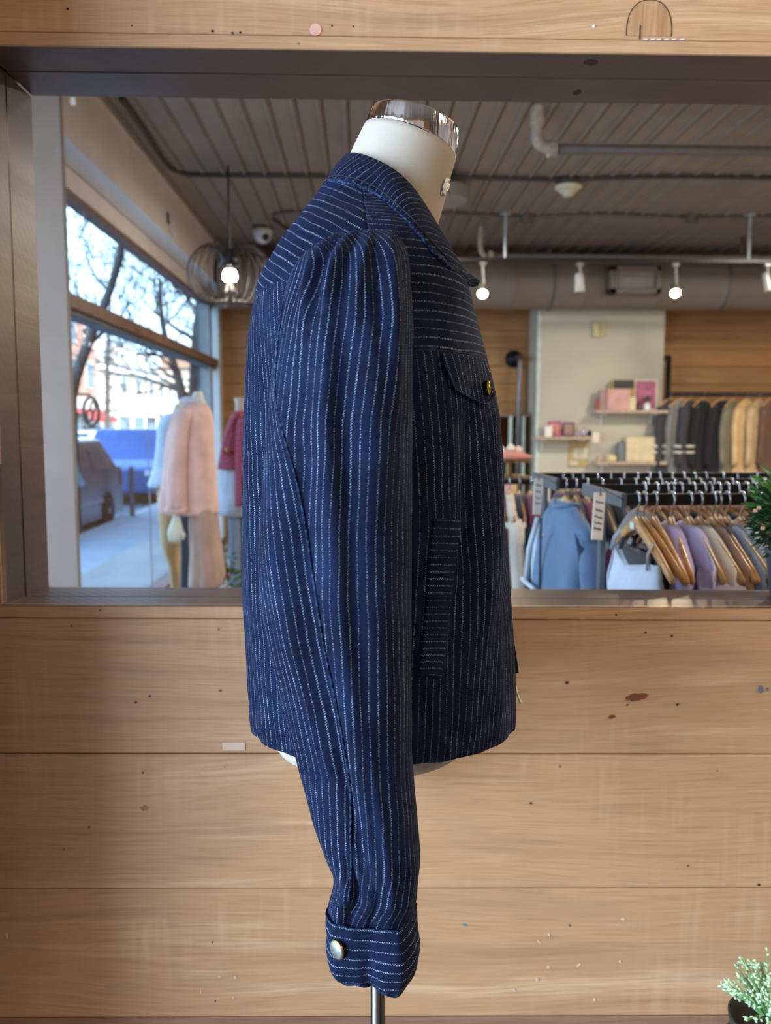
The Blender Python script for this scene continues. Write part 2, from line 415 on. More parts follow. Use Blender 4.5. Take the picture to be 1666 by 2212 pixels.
# knots, plug and marks of the partition
def disc_on_wall(px, py, rpx, rpy, mat, name, parent, th=.0006, d=0.0, n=18, rot=0, rough=0):
    u, v_ = LW(px, py, d); m = MB(); k = FPX / 1.24; ru, rv = rpx / k, rpy / k
    def ring(dd, s):
        o = []
        for i in range(n):
            t = 2 * pi * i / n; q = s * (1 + rough * noise.noise(Vector((cos(t) * 2, sin(t) * 2, px))))
            x, y = ru * q * cos(t), rv * q * sin(t)
            o.append(MW @ Vector((u + x * cos(rot) - y * sin(rot), d + dd, v_ + x * sin(rot) + y * cos(rot))))
        return o
    m.loft([ring(.001, 1), ring(-th, 1), ring(-th - .0002, .8)])
    return m.obj(name, mat, parent, smooth=False)
DARKF = M('dark_fleck', '#2c1c12', .7); PINKW = M('pale_pink', '#d6a596', .6); PLUG = wood('plug_wood', lin('#a9825a'), lin('#7a573a'), lin('#c2a078'), rough=.55, axis='Z')
for px, py, r in ((146, 19, 2.5), (459, 67, 3), (502, 71, 2.5), (519, 70, 2.5), (717, 55, 2), (763, 57, 1.6), (285, 55, 1.6),
                  (323, 1504, 2.6), (293, 1518, 2.6), (309, 1669, 3), (486, 1657, 1.6), (217, 1318, 2.2), (472, 1360, 1.8), (138, 1835, 1.8),
                  (476, 1492, 2), (459, 2036, 2.2), (465, 2163, 2), (1331, 1328, 3), (1225, 1475, 4), (1464, 1522, 3), (1147, 1735, 3.5), (1487, 1870, 2.5),
                  (1550, 1665, 2), (1452, 1374, 2.6), (1395, 1367, 2.6), (1356, 1523, 2), (1640, 1911, 4)):
    disc_on_wall(px, py, r, r * .8, DARKF, 'nail_hole', part_root, th=.0002)
disc_on_wall(682, 64, 12, 12, PINKW, 'pink_spot', part_root)  # thin pale pink disc
KNOT = M('knot_brown', '#6e3a22', .6, var=.3, scale=60)
disc_on_wall(1376, 1506, 24, 8, KNOT, 'knot', part_root, th=.00015, rot=.15, rough=.5)
disc_on_wall(1322, 1549, 7, 4, KNOT, 'knot', part_root, th=.00015, rot=.1, rough=.4)
disc_on_wall(313, 1746, 10, 7, M('knot_tan', '#8d6540', .6, var=.3, scale=60), 'knot', part_root, th=.00015, rough=.5)
disc_on_wall(1643, 1489, 4, 9, M('blue_grey_chip', '#5d6a80', .5), 'paint_chip', part_root, rough=.4)
disc_on_wall(1658, 1489, 2, 4, M('blue_grey_chip', '#5d6a80', .5), 'paint_chip', part_root, rough=.4)
disc_on_wall(1004, 1998, 6, 2.2, M('teal_chip', '#4d8f92', .5), 'paint_chip', part_root, rot=-.5)
disc_on_wall(1283, 57, 3, 3, WHITEP, 'paint_chip', part_root)
WAX = M('wax_scuff', '#cdb598', .45)
for px, py, a, b, r in ((1185, 2090, 5, 4, .4), (1161, 2116, 4, 5, 0), (1187, 2020, 2, 5, .3), (1251, 2085, 5, 2, .7), (1340, 2078, 3, 4, 0), (1347, 1986, 4, 3, 0), (475, 2110, 4, 2, .7),
                        (508, 2112, 3, 4, .3), (505, 2155, 2, 4, .2), (14, 2021, 2.5, 7, .1), (434, 2143, 1.5, 6, 0), (1112, 2140, 3, 4, 0), (1165, 2035, 5, 2, -.6), (1285, 2160, 2, 4, -.2)):
    disc_on_wall(px, py, a, b, WAX, 'wax_scuff', part_root, th=.00015, rot=r, rough=.6)
# arched plug above the opening: pale patch, dark outline, split
u, v_ = LW(1402, 84); ax_ = 46 / (FPX / 1.24); hz = 76 / (FPX / 1.24)
pts = [(u - ax_, v_ + .004), (u - ax_, v_ + hz * .35), (u - ax_ * .86, v_ + hz * .68), (u - ax_ * .5, v_ + hz * .93), (u, v_ + hz), (u + ax_ * .5, v_ + hz * .93), (u + ax_ * .86, v_ + hz * .68), (u + ax_, v_ + hz * .35), (u + ax_, v_ + .004)]
pc = cr1(pts, 28)
MB().add([MW @ Vector((a, .0002, b)) for a, b in pc], [tuple(range(27, -1, -1))]).obj('wood_plug', PLUG, part_root)
MB().tube([MW @ Vector((a, .0004, b)) for a, b in pc], .0008, 5).obj('plug_outline', DARKF, part_root)
us, v2 = LW(1383, 70); MB().tube([MW @ Vector((us, .0004, v2 + .01)), MW @ Vector((us, .0004, v2 - .009))], .0011, 5).obj('wood_split', DARKF, part_root)
for px in (1395, 1411, 1424, 1441, 1457, 1474):
    disc_on_wall(px, 85, 5, 1.6, WHITEP, 'paint_chip', part_root)
# frame scars
for px, py, d, a, b, r in ((1276, 147, .03, 16, 6, .45), (1247, 203, .14, 10, 5, -.3)):
    u_ = LW(px, py, d)[0]; m = MB(); n_ = 12
    R_ = lambda s_, h_: [MW @ Vector((u_ + s_ * a / 1450 * cos(2 * pi * k / n_), d + s_ * .010 * sin(2 * pi * k / n_) + .004 * r * cos(2 * pi * k / n_), VT - h_)) for k in range(n_)]
    m.loft([R_(1, -.001), R_(1, .0003), R_(.6, .0005)]).obj('frame_scar', DARKF, wf)
uu, vv_ = LW(505, 1612)
tp = wbox(uu - .017, uu + .017, -.0004, .001, vv_ - .0065, vv_ + .0065, 0).obj('tape_patch', M('pale_tape', '#cbb39e', .5, var=.03), None)
tag(tp, 'small pale rectangle of tape stuck on the plank wall left of the jacket hem', 'tape')
# unseen left return wall, placed and sized to shade the planks' left end
rw = MB().box((-.75, .90, 0), (-.585, 1.238, 3.15)).obj('wall_shading_return', TAUPE); rw['kind'] = 'structure'

# ------------------------------------------------------------------ shop shell
RZ = CAMZ + 1.82; XR, YB, YN = 6.6, 9.6, -3.6
def st(name, m, mat, parent=None, **kw):
    o = m.obj(name, mat, parent, **kw)
    if parent is None: o['kind'] = 'structure'
    return o
st('floor', MB().box((-2.5, YN, -.12), (XR, YB, 0)), wood('floor_wood', lin('#8f857a'), lin('#6a6058'), lin('#a89e92'), rough=.4))
ceil = empty('ceiling', 'taupe painted ribbed ceiling deck running away from the opening', 'ceiling', (2.5, 3, RZ), kind='structure')
CAP = MB().box((-2.5, YN, RZ + .045), (XR, YB, RZ + .12)); st('ceiling_slab', CAP, CEILM, ceil)
x = -2.45; i = 0
while x < XR - .02:
    x1 = min(x + .150, XR); m = MB()
    prof = [(x + .003, .04), (x + .003, .0), (x + .105, .0), (x + .112, -.014), (x + .132, -.014), (x + .139, 0), (x1 - .003, 0), (x1 - .003, .04)]
    m.loft([[Vector((a, yy, RZ + b)) for a, b in prof] for yy in (YN, YB)])
    m.obj('ceiling_panel', CEILM, ceil); x = x1
for lx, ly in ((2.6, 3.0), (4.4, 5.0), (0.6, 6.4), (3.9, 6.3), (2.9, 0.0)):
    z_ = 2.985 if lx != 2.9 else 2.81
    MB().lathe((lx, ly, z_), [(.20, 0), (.215, .01), (.215, .10), (.06, .12), (.02, RZ - z_)], 24).obj('added_lamp_housing', M('housing_grey', '#8c8880', .4), ceil)  # housings added over the fill lights and the warm lamp
# left wall with the shop window beyond the pillar
XW = -1.60
wl = empty('window_1', 'tall shop window with brown transom looking onto the sunny street', 'window', (XW, 7.2, 0), kind='structure')
BROWNF = M('brown_window_frame', '#7a5c4a', .5); LBLUE = M('pale_window_frame', '#c9d2d4', .4, var=.03); GREYF = M('grey_window_frame', '#8e979d', .45)
MB().box((XW - .12, 4.25, 2.645), (XW, YB, RZ - .405), .002).obj('window_header', BEIGE, wl)
MB().box((XW - .10, 4.25, 2.612), (XW - .004, YB, 2.647), .004).obj('header_trim', BROWNF, wl)
MB().box((XW - .08, 4.25, 1.975), (XW + .05, YB, 2.055), .006).obj('transom', BROWNF, wl)
MB().box((XW - .08, 4.25, 1.945), (XW + .03, YB, 1.974), .003).obj('transom_trim', DGREY, wl)
MB().box((XW - .08, 9.40, .05), (XW + .06, YB, 2.64), .004).obj('mullion', LBLUE, wl)
MB().box((XW - .08, 9.02, .05), (XW + .03, 9.14, 2.64), .004).obj('mullion', GREYF, wl)
MB().box((XW - .054, 6.60, .05), (XW - .046, 6.612, 1.945)).obj('glass_joint', GREYF, wl)
MB().box((XW - .1, 4.25, .0), (XW + .05, YB, .05), .005).obj('window_sill', BROWNF, wl)
g = NT('window_glass'); g.t.nodes.remove(g.b)
tr = g.n('ShaderNodeBsdfTransparent'); tr.inputs[0].default_value = (.93, .96, .97, 1); gl = g.n('ShaderNodeBsdfGlossy'); gl.inputs['Roughness'].default_value = .02
fr = g.n('ShaderNodeFresnel'); fr.inputs[0].default_value = 1.45; ms = g.n('ShaderNodeMixShader'); g.l(fr.outputs[0], ms.inputs[0]); g.l(tr.outputs[0], ms.inputs[1]); g.l(gl.outputs[0], ms.inputs[2]); g.l(ms.outputs[0], g.out.inputs[0])
GLASS = g.m
for y0, y1, z0, z1 in ((4.25, 9.4, 2.055, 2.615), (4.25, 6.6, .05, 1.945), (6.612, 9.4, .05, 1.945)):
    MB().add([(XW - .05, y0, z0), (XW - .05, y1, z0), (XW - .05, y1, z1), (XW - .05, y0, z1)], [(0, 1, 2, 3)]).obj('pane', GLASS, wl)
wlft = empty('wall_left', 'beige pillar, bulkhead and low wall around the shop window', 'wall', (XW, 6, 0), kind='structure')
MB().box((-2.6, 4.205, 0), ((173 - 775) * 4.25 / FPX, 4.25, RZ), .002).obj('pillar', PILLM, wlft)
MB().box((XW - .12, 4.25, RZ - .40), (-1.45, YB, RZ)).obj('bulkhead', BEIGE, wlft)
MB().box((XW + .001, 4.25, RZ - .402), (-1.452, YB, RZ - .4)).obj('soffit', M('soffit_white', '#dfe6ee', .5, var=.02), wlft)
MB().box((-1.452, 4.25, RZ - .02), (-1.435, YB, RZ - .001)).obj('bulkhead_trim', M('pale_trim', '#c9b8ac', .6), wlft)
near = empty('wall_left_near', 'near side wall with large daylight windows', 'wall', (-2.4, 0, 0), kind='structure')
MB().box((-2.5, YN, 0), (-2.38, 4.09, .38)).obj('low_wall', BEIGE, near); MB().box((-2.5, YN, 2.75), (-2.38, 4.09, RZ)).obj('header', BEIGE, near)
for yy in (YN, -2.6, .75, 1.5, 3.95): MB().box((-2.5, yy, .38), (-2.38, yy + .14, 2.75)).obj('post', BROWNF, near)
for y0, y1 in ((-2.46, .75), (1.64, 3.95)): MB().add([(-2.44, y0, .38), (-2.44, y1, .38), (-2.44, y1, 2.75), (-2.44, y0, 2.75)], [(0, 1, 2, 3)]).obj('pane', GLASS, near)
st('wall_right', MB().box((XR, YN, 0), (XR + .12, YB, RZ)), BEIGE)
st('wall_rear', MB().box((-2.5, YN - .12, 0), (XR, YN, RZ)), W_BACK)
# back wall of planks
bk = empty('wall_back', 'far wall of warm brown horizontal wood planks', 'wall', (2.4, YB, 0), kind='structure')
MB().box((-1.7, YB + .03, 0), (XR, YB + .12, RZ)).obj('backing', TAUPE, bk)
z = 0.0; k = 0
while z < RZ - .01:
    z1 = min(z + .20, RZ)
    MB().box((-1.7, YB - .003 * (k % 2), z + .002), (2.1, YB + .03, z1 - .002), .002).obj('plank', W_BACK, bk)
    MB().box((2.1, YB - .003 * ((k + 1) % 2), z + .002), (XR, YB + .03, z1 - .002), .002).obj('plank', W_BACK, bk)
    z = z1; k += 1
# cream wall box standing in front of the planks
XP0, XP1, YP = (1160 - 775) * 9.1 / FPX, (1433 - 775) * 9.1 / FPX, 9.1
cb = st('wall_panel', MB().box((XP0, YP, 0), (XP1, YB - .004, 2.62), .006), CREAMW)
st('trim_1', MB().box((XP0 - .012, YP - .006, 0), (XP0 + .03, YP + .02, 2.62), .003), M('pale_green_trim', '#c6d0c4', .5))
# mass of the building above the shop and its neighbours along this side of the street
BRICKD = M('shop_brick', '#8a5a48', .85, var=.2, scale=30)
st('wall_upper', MB().box((-1.75, -4.5, RZ + .14), (10, 10.2, 10.5)), BRICKD)
st('wall_neighbour', MB().box((-1.75, 10.2, -.35), (10, 60, 9.0)), BRICKD)
st('wall_neighbour_near', MB().box((-2.5, -22, -.35), (10, -4.5, 9.0)), BRICKD)

# ------------------------------------------------------------------ ceiling fittings
def bx(px, py, Y): return P(px, py, Y)
duct = empty('air_duct', 'large round taupe air duct running across the back of the ceiling', 'duct', (2.5, 8.88, CAMZ + 1.47))
dz = CAMZ + 1.46; x = -1.42
while x < XR - .1:
    x1 = min(x + .75, XR); r = .27
    m = MB().lathe((x, 8.86, dz), [(r * 1.018, 0), (r * 1.018, .012), (r, .016), (r, x1 - x - .004), (r, x1 - x)], 36, (1, 0, 0))
    m.obj('duct_section', TAUPE, duct, smooth=True); x = x1
for sx_ in (0.2, 2.0, 3.8, 5.6):
    MB().tube([(sx_, 8.86 + .275 * cos(a), dz + .275 * sin(a)) for a in np.linspace(0, 2 * pi, 30)[:-1]], .008, 6, True).obj('duct_strap', DGREY, duct)
    MB().box((sx_ - .012, 8.85, dz + .27), (sx_ + .012, 8.87, RZ)).obj('duct_strap', DGREY, duct)
# vent grille in the duct
vr = empty('vent_grille', 'brown framed air vent with pale vertical slats on the round duct', 'vent', tuple(P(1370, 640, 8.56)))
a0, a1 = P(1315, 577, 8.58), P(1424, 636, 8.58); VF = M('vent_frame', '#75685c', .5)
fw = .075
for (x0, x1, z0, z1) in ((a0.x, a1.x, a0.z - fw * .6, a0.z), (a0.x, a1.x, a1.z, a1.z + fw * .7), (a0.x, a0.x + fw, a1.z, a0.z), (a1.x - fw * .7, a1.x, a1.z, a0.z)):
    MB().box((x0, 8.52, z0), (x1, 8.66, z1), .006).obj('frame', VF, vr)
MB().box((a0.x + .03, 8.63, a1.z + .02), (a1.x - .03, 8.64, a0.z - .02)).obj('backing', M('vent_dark', '#3a332d', .8), vr)
n = 14
for i in range(n):
    xx = a0.x + fw + (a1.x - a0.x - fw * 1.7) * (i + .5) / n
    MB().box((xx - .008, 8.56, a1.z + fw * .7), (xx + .008, 8.60, a0.z - fw * .6)).obj('slat', M('vent_slat', '#b0a89c', .5), vr)
for i in range(2):
    zz_ = a1.z + fw * .7 + (a0.z - a1.z - fw * 1.3) * (i + 1) / 3
    MB().box((a0.x + fw, 8.60, zz_ - .004), (a1.x - fw * .7, 8.61, zz_ + .004)).obj('slat', M('vent_slat', '#b0a89c', .5), vr)
# light track on rods with its spot lamps
ty = 7.4; tz = P(1200, 562, ty).z
trk = empty('light_track', 'long black track hanging from two pale rods below the ribbed ceiling', 'light track', (2.2, ty, tz))
MB().box((P(935, 562, ty).x, ty - .018, tz - .018), (XR - .2, ty + .018, tz + .018), .003).obj('track_rail', BLACKM, trk)
for px in (1092, 1620):
    q = P(px, 500, ty); MB().tube([(q.x, ty, tz + .018), (q.x, ty, RZ)], .014, 8).obj('rod', M('rod_pale', '#a9b0b2', .4, metal=.3), trk)
    MB().lathe((q.x, ty, RZ - .02), [(.05, 0), (.05, .02)], 12).obj('rod_plate', M('rod_pale', '#a9b0b2', .4, metal=.3), trk)
SPOTM = M('spot_grey', '#8c8880', .4, metal=.2)
def spot_lamp(px, py, lit, label, dirn, mat):
    c = P(px, py, ty); e = empty('track_spot_lamp', label, 'spotlight', (c.x, ty, c.z)); d = Vector(dirn).normalized(); cc = Vector((c.x, ty, c.z))
    MB().tube([(c.x, ty, tz - .018), (c.x, ty, tz - .05), (c.x + .012, ty, c.z + .06), cc - d * .03], .012, 8).obj('stem', SPOTM, e)
    MB().box((c.x - .03, ty - .02, tz - .045), (c.x + .03, ty + .02, tz - .018), .004).obj('adapter', SPOTM, e)
    MB().lathe(cc - d * .09, [(.004, 0), (.03, .004), (.038, .03), (.045, .15), (.05, .155), (.05, .16), (.043, .16), (.04, .14)], 20, d).obj('housing', mat, e, smooth=True)
    if lit:
        MB().lathe(cc + d * .055, [(.0, 0), (.041, .002), (.041, .008), (.02, .014), (0, .016)], 18, d).obj('lamp_face', M('lamp_glow_warm', (1.0, .80, .38), .5, emit=22, var=0), e, smooth=True)
        lamp('track_lamp_light', 'SPOT', cc + d * .11, 32, (1, .82, .55), aim=cc + d * 2, spot=radians(75), radius=.03)
    else: MB().lathe(cc + d * .055, [(0, 0), (.04, .002), (.04, .006), (0, .006)], 18, d).obj('lamp_face', BLACKM, e)
spot_lamp(1043, 628, True, 'glowing track spotlight just right of the jacket collar', (-.15, -.9, -.6), SPOTM)
spot_lamp(1252, 612, False, 'unlit pale cylinder spotlight left of the air vent', (.1, .1, -1), M('spot_white', '#b8b6b0', .4))
spot_lamp(1458, 626, True, 'glowing track spotlight just right of the air vent', (-.2, -.85, -.62), SPOTM)
spot_lamp(1657, 610, False, 'dark track spotlight cut by the right edge of the photo', (.35, .2, -1), SPOTM)
# conduits and pipes under the ceiling
PIPE = M('pipe_taupe', '#5f554b', .5); CABLE = M('cable_dark', '#3c3734', .6)
cy = 6.1; zc = RZ - .022
c1 = [PZ(262, 212, zc), PZ(310, 280, zc), PZ(352, 345, zc), PZ(372, 366, zc), PZ(400, 376, zc), PZ(440, 379, zc), PZ(700, 381, zc), PZ(980, 384, zc), PZ(1180, 388, zc), PZ(1228, 390, zc), PZ(1280, 386, zc), PZ(1480, 382, zc), PZ(1720, 386, zc)]
tag(MB().tube([tuple(r) for r in cr1([tuple(p) for p in c1], 60)], .016, 8).obj('ceiling_conduit', CABLE, None, smooth=True), 'dark conduit bending along the bulkhead then across to the smoke detector', 'conduit')
z2 = RZ - .02
c2 = [PZ(590, 470, z2), PZ(600, 462, z2), PZ(640, 459, z2), PZ(960, 461, z2), PZ(1138, 468, z2), PZ(1300, 463, z2), PZ(1495, 469, z2), PZ(1720, 467, z2)]
e = empty('junction_conduit', 'thin dark conduit with two junction boxes behind the smoke detector', 'conduit', tuple(c2[4]))
MB().tube([tuple(r) for r in cr1([tuple(p) for p in c2], 50)], .014, 8).obj('conduit', PIPE, e, smooth=True)
for px in (1138, 1495):
    q = PZ(px, 468, z2); MB().lathe((q.x, q.y, RZ - .075), [(.05, 0), (.062, .012), (.062, .07), (.05, .075)], 8).obj('junction_box', PIPE, e)
q = PZ(590, 475, z2); MB().tube([q, q + Vector((.03, .1, 0)), q + Vector((.35, 1.2, -.02))], .013, 8).obj('conduit', CABLE, e)
# heavy pipe with elbow
py_ = 5.0; pa = P(1190, 322, py_)
e = empty('heating_pipe', 'thick taupe pipe with a pale elbow running right under the ceiling', 'pipe', tuple(pa))
PALEP = M('pale_elbow', '#a09686', .55, var=.25, scale=25)
MB().tube([pa, Vector((XR - .1, py_, pa.z))], .030, 12).obj('pipe', PIPE, e, smooth=True)
el = [P(1163, 228, py_), P(1161, 262, py_), P(1160, 295, py_), P(1167, 312, py_), P(1185, 321, py_), P(1192, 322, py_)]; el[0].z = RZ
MB().tube([tuple(r) for r in cr1([tuple(p) for p in el], 16)], .033, 12).obj('elbow', PALEP, e, smooth=True)
MB().lathe(P(1183, 322, py_), [(.03, 0), (.047, .004), (.047, .03), (.038, .034), (.044, .05), (.03, .054)], 10, (1, 0, 0)).obj('coupling', PALEP, e)
MB().lathe(P(1161, 250, py_), [(.033, -.06), (.040, -.055), (.040, .1), (.033, .11)], 14).obj('sleeve', PALEP, e, smooth=True)
py2 = 7.9; pb = P(1050, 553, py2)
e = empty('sprinkler_pipe', 'thin pale pipe with elbow dropping from the ceiling behind the collar tip', 'pipe', tuple(pb))
el = [P(1040, 502, py2), P(1038, 520, py2), P(1040, 543, py2), P(1046, 552, py2), pb]; el[0].z = RZ
MB().tube([tuple(r) for r in cr1([tuple(p) for p in el], 14)], .026, 10).obj('elbow', PALEP, e, smooth=True)
MB().tube([pb, Vector((XR - .1, py2, pb.z))], .028, 10).obj('pipe', PIPE, e, smooth=True)
MB().lathe(P(1055, 553, py2), [(.02, 0), (.05, .004), (.05, .04), (.02, .044)], 10, (1, 0, 0)).obj('coupling', PALEP, e)
q = P(1605, 520, 8.3); MB().tube([(q.x, 8.3, P(1605, 548, 8.3).z), (q.x, 8.3, RZ)], .022, 8)
tag(MB().tube([(q.x, 8.3, P(1605, 548, 8.3).z), (q.x, 8.3, RZ)], .022, 8).obj('drop_pipe', M('brown_pipe', '#5b4336', .6), None), 'short brown pipe dropping from the ceiling left of the right-hand track rod', 'pipe')
# smoke detector
q = PZ(1228, 392, RZ - .02); e = empty('smoke_detector', 'pale green-white round smoke detector on the ceiling conduit', 'smoke detector', tuple(q))
SD = M('detector_plastic', '#cfceb4', .5)
MB().lathe((q.x, q.y, RZ - .05), [(.075, 0), (.09, .01), (.09, .05)], 24).obj('base', CABLE, e, smooth=True)
MB().lathe((q.x, q.y, RZ - .05), [(.10, 0), (.10, -.018), (.075, -.034)], 28).obj('cover', SD, e, smooth=True)
MB().lathe((q.x, q.y, RZ - .084), [(.066, 0), (.066, -.012), (.042, -.022), (.042, -.036), (.03, -.042), (0, -.043)], 24).obj('sensor', SD, e, smooth=True)
# dome camera
q = PZ(567, 490, RZ); e = empty('dome_camera', 'white dome security camera on the ceiling left of the jacket', 'security camera', tuple(q)); c = Vector((q.x, q.y, RZ))
MB().lathe(c, [(.088, 0), (.092, -.008), (.092, -.02)], 28).obj('base', CABLE, e, smooth=True)
MB().lathe(c, [(.090, -.02), (.090, -.055), (.083, -.09), (.062, -.125), (.034, -.146), (0, -.153)], 28).obj('dome', M('dome_white', '#d5d8da', .35), e, smooth=True)
d = Vector((.45, -.75, -.5)).normalized(); MB().lathe(c + Vector((0, 0, -.065)) + d * .068, [(.030, 0), (.034, .006), (.034, .016), (.024, .02), (.0, .016)], 18, d).obj('lens', BLACKM, e, smooth=True)

# pendant with wire cage
pc_ = P(497, 600, 6.1); e = empty('pendant_lamp', 'black wire cage pendant lamp with glowing bulb hanging by the window', 'lamp', tuple(pc_)); c = Vector(pc_)
ztop = P(497, 380, 6.1).z
MB().tube([(c.x, c.y, c.z + .2), (c.x, c.y, RZ - .02)], .008, 6).obj('cord', BLACKM, e)
MB().lathe((c.x, c.y, c.z + .075), [(.02, .13), (.045, .12), (.05, .06), (.075, .0), (.07, 0), (.04, .05)], 20).obj('socket', BLACKM, e, smooth=True)
MB().lathe((c.x, c.y, c.z + .02), [(0, -.062), (.032, -.056), (.05, -.03), (.052, 0), (.04, .03), (.022, .05), (.02, .07)], 20).obj('bulb', M('bulb_glow', (1, .97, .9), .5, emit=14, var=0), e, smooth=True)
WIREM = M('cage_wire', '#4a423e', .35, metal=.7)
nl = 26
for k in range(nl):
    a = 2 * pi * k / nl; dv = Vector((cos(a), sin(a), 0)); loop = []
    for t in np.linspace(0, 2 * pi, 22)[:-1]:
        rr_ = .165 + .135 * cos(t) ; zz_ = .02 + .20 * sin(t) * (1 - .12 * cos(t)) - .02 * rr_ + random.uniform(-.001, .001)
        loop.append(c + dv * rr_ + Vector((0, 0, zz_)))
    MB().tube(loop, .0042, 5, True).obj('wire_loop', WIREM, e, smooth=True)
MB().tube([c + Vector((.04 * cos(a), .04 * sin(a), .12)) for a in np.linspace(0, 2 * pi, 14)[:-1]], .006, 5, True).obj('wire_ring', WIREM, e)
lamp('pendant_light', 'POINT', c + Vector((0, 0, -.05)), 10, (1, .9, .75), radius=.06)

# hanging cord, ornaments and hook at the bulkhead
cp = [P(208, 212, 5.6), P(209, 262, 5.6), P(206, 300, 5.6), P(211, 330, 5.6), P(205, 408, 5.6), P(194, 416, 5.6), P(195, 455, 5.6)]
cp[0].z = RZ
tag(MB().tube([tuple(r) for r in cr1([tuple(p) for p in cp], 40)], .006, 6).obj('hanging_cord', M('white_cord', '#d9cdb8', .8), None, smooth=True), 'knotted pale cord hanging in front of the bulkhead beside the pillar', 'cord')
q = PX(362, 500, -1.45); e = empty('wall_hook', 'small white hook on the bulkhead edge left of the pendant lamp', 'hook', tuple(q))
MB().tube([q + Vector((.0, 0, .1)), q + Vector((.03, 0, .07)), q + Vector((.03, 0, -.01)), q + Vector((.06, -.02, -.05))], .01, 6).obj('hook', M('hook_white', '#cfd2d6', .4), e, smooth=True)
MB().box(q + Vector((-.002, -.03, .06)), q + Vector((.012, .03, .14)), .003).obj('plate', DGREY, e)
q = P(161, 219, 4.2); tag(MB().box((q.x - .018, 4.19, q.z - .018), (q.x + .010, 4.206, q.z + .018), .004).obj('paper_scrap', WHITEP, None), 'tiny white scrap at the top corner of the beige pillar', 'paper')
for k, (px, py, r) in enumerate(((184, 668, .018), (190, 690, .026), (184, 716, .02), (188, 742, .028))):
    q = P(px, py, 5.2)
    tag(MB().lathe(q, [(0, -r), (r * .7, -r * .6), (r, 0), (r * .7, r * .6), (0, r)], 8).obj('glass_bead', M('bead_glass', '#dcd8c8', .08, spec=1.0, trans=.6), None),
        ['topmost of the hanging glass beads beside the pillar', 'second glass bead from the top beside the pillar', 'third glass bead from the top beside the pillar', 'lowest and largest hanging glass bead beside the pillar'][k], 'ornament', 'hanging glass beads')
b0 = P(187, 640, 5.2); tag(MB().tube([(b0.x, 5.2, RZ), (b0.x, 5.2, P(188, 742, 5.2).z)], .0015, 4).obj('bead_string', WHITEP, None), 'fine string carrying the glass beads beside the pillar', 'string')

# ------------------------------------------------------------------ striped denim
def denim(name, dash=1.0, bright=1.0, stripe=1.0, period=.0080, wear=0.0):
    t = NT(name)
    uv = t.n('ShaderNodeUVMap').outputs[0]; s = t.n('ShaderNodeSeparateXYZ'); t.l(uv, s.inputs[0]); U, V = s.outputs[0], s.outputs[1]
    ob = t.obj()
    # the stripe is a zigzag row of small stitches
    zg = t.math('PINGPONG', V, .0011)
    zn = t.math('MULTIPLY', t.math('SUBTRACT', t.noise(ob, 520, 2), .5), .0014)
    u2 = t.math('ADD', U, t.math('ADD', zn, t.math('MULTIPLY', t.math('SUBTRACT', zg, .00055), .75)))
    fr = t.math('FRACT', t.math('ADD', t.math('DIVIDE', u2, period), 100.0))
    dist = t.math('MULTIPLY', t.math('ABSOLUTE', t.math('SUBTRACT', fr, .5)), period)
    line = t.ramp(t.math('MULTIPLY', dist, 500.0), [(.08, (1, 1, 1, 1)), (.33, (0, 0, 0, 1))])
    # slanting gaps of the stitches
    dg = t.math('SINE', t.math('MULTIPLY', t.math('ADD', V, t.math('MULTIPLY', U, .9)), 2 * pi / .0022))
    gaps = t.ramp(t.math('MULTIPLY_ADD', dg, .5, .5), [(.25, (.03, .03, .03, 1)), (.70, (1, 1, 1, 1))])
    wob = t.ramp(t.noise(ob, 700, 2), [(.38, (.10, .10, .10, 1)), (.60, (1, 1, 1, 1))])
    slow = t.ramp(t.noise(ob, 28, 2), [(.3, (.35, .35, .35, 1)), (.65, (1, 1, 1, 1))])
    mask = t.math('MULTIPLY', t.math('MULTIPLY', line, gaps), t.math('MULTIPLY', t.math('MULTIPLY', wob, slow), .95 * stripe))
    # twill ground
    tw = t.math('SINE', t.math('MULTIPLY', t.math('ADD', V, t.math('MULTIPLY', U, -1.5)), 2 * pi / .00115))
    spk = t.noise(t.mapping(uv, scale=(1, .38, 1), rot=(0, 0, .9)), 1150, 2, .6)
    twn = t.math('ADD', t.math('MULTIPLY_ADD', tw, .40, .5), t.math('MULTIPLY', t.math('SUBTRACT', spk, .5), 1.25))
    fade = t.noise(ob, 16, 4, .6)
    g = t.math('ADD', t.math('MULTIPLY', twn, .5), t.math('MULTIPLY', fade, .5))
    ground = t.ramp(g, [(.28, (.0014, .0018, .0062, 1)), (.50, (.0034, .0054, .0170, 1)), (.74, (.0105, .0215, .064, 1))])
    col = t.mix(mask, ground, (.36, .47, .62, 1))
    if wear:
        wn = t.ramp(t.noise(ob, 420, 3), [(.45, (0, 0, 0, 1)), (.62, (1, 1, 1, 1))])
        col = t.mix(t.math('MULTIPLY', wn, wear), col, (.036, .072, .165, 1))
    t.l(col, t.b.inputs['Base Color']); t.b.inputs['Roughness'].default_value = .78
    t.b.inputs['Specular IOR Level'].default_value = .06
    t.b.inputs['Sheen Weight'].default_value = .02; t.b.inputs['Sheen Tint'].default_value = (.45, .6, 1, 1); t.b.inputs['Sheen Roughness'].default_value = .45
    h = t.math('ADD', t.math('MULTIPLY', twn, .6), t.math('MULTIPLY', mask, .6))
    t.bump(h, .35, .0006)
    return t.m
DEN = denim('striped_denim'); DEN_CUFF = denim('striped_denim_cuff', stripe=1.6, period=.0092); DEN_W = denim('worn_denim_edge', wear=.75, stripe=0)
DEN_P = denim('striped_denim_welt', stripe=.9, period=.0069)
LINING = M('dark_lining', '#0d0f1a', .9)
SEAM = M('blue_stitching', '#22375f', .8, var=.5, scale=900)
YC = .93

jk = empty('jacket', 'navy pinstriped denim jacket buttoned on the dress form in front of the opening', 'jacket', (.0, YC, 1.0))

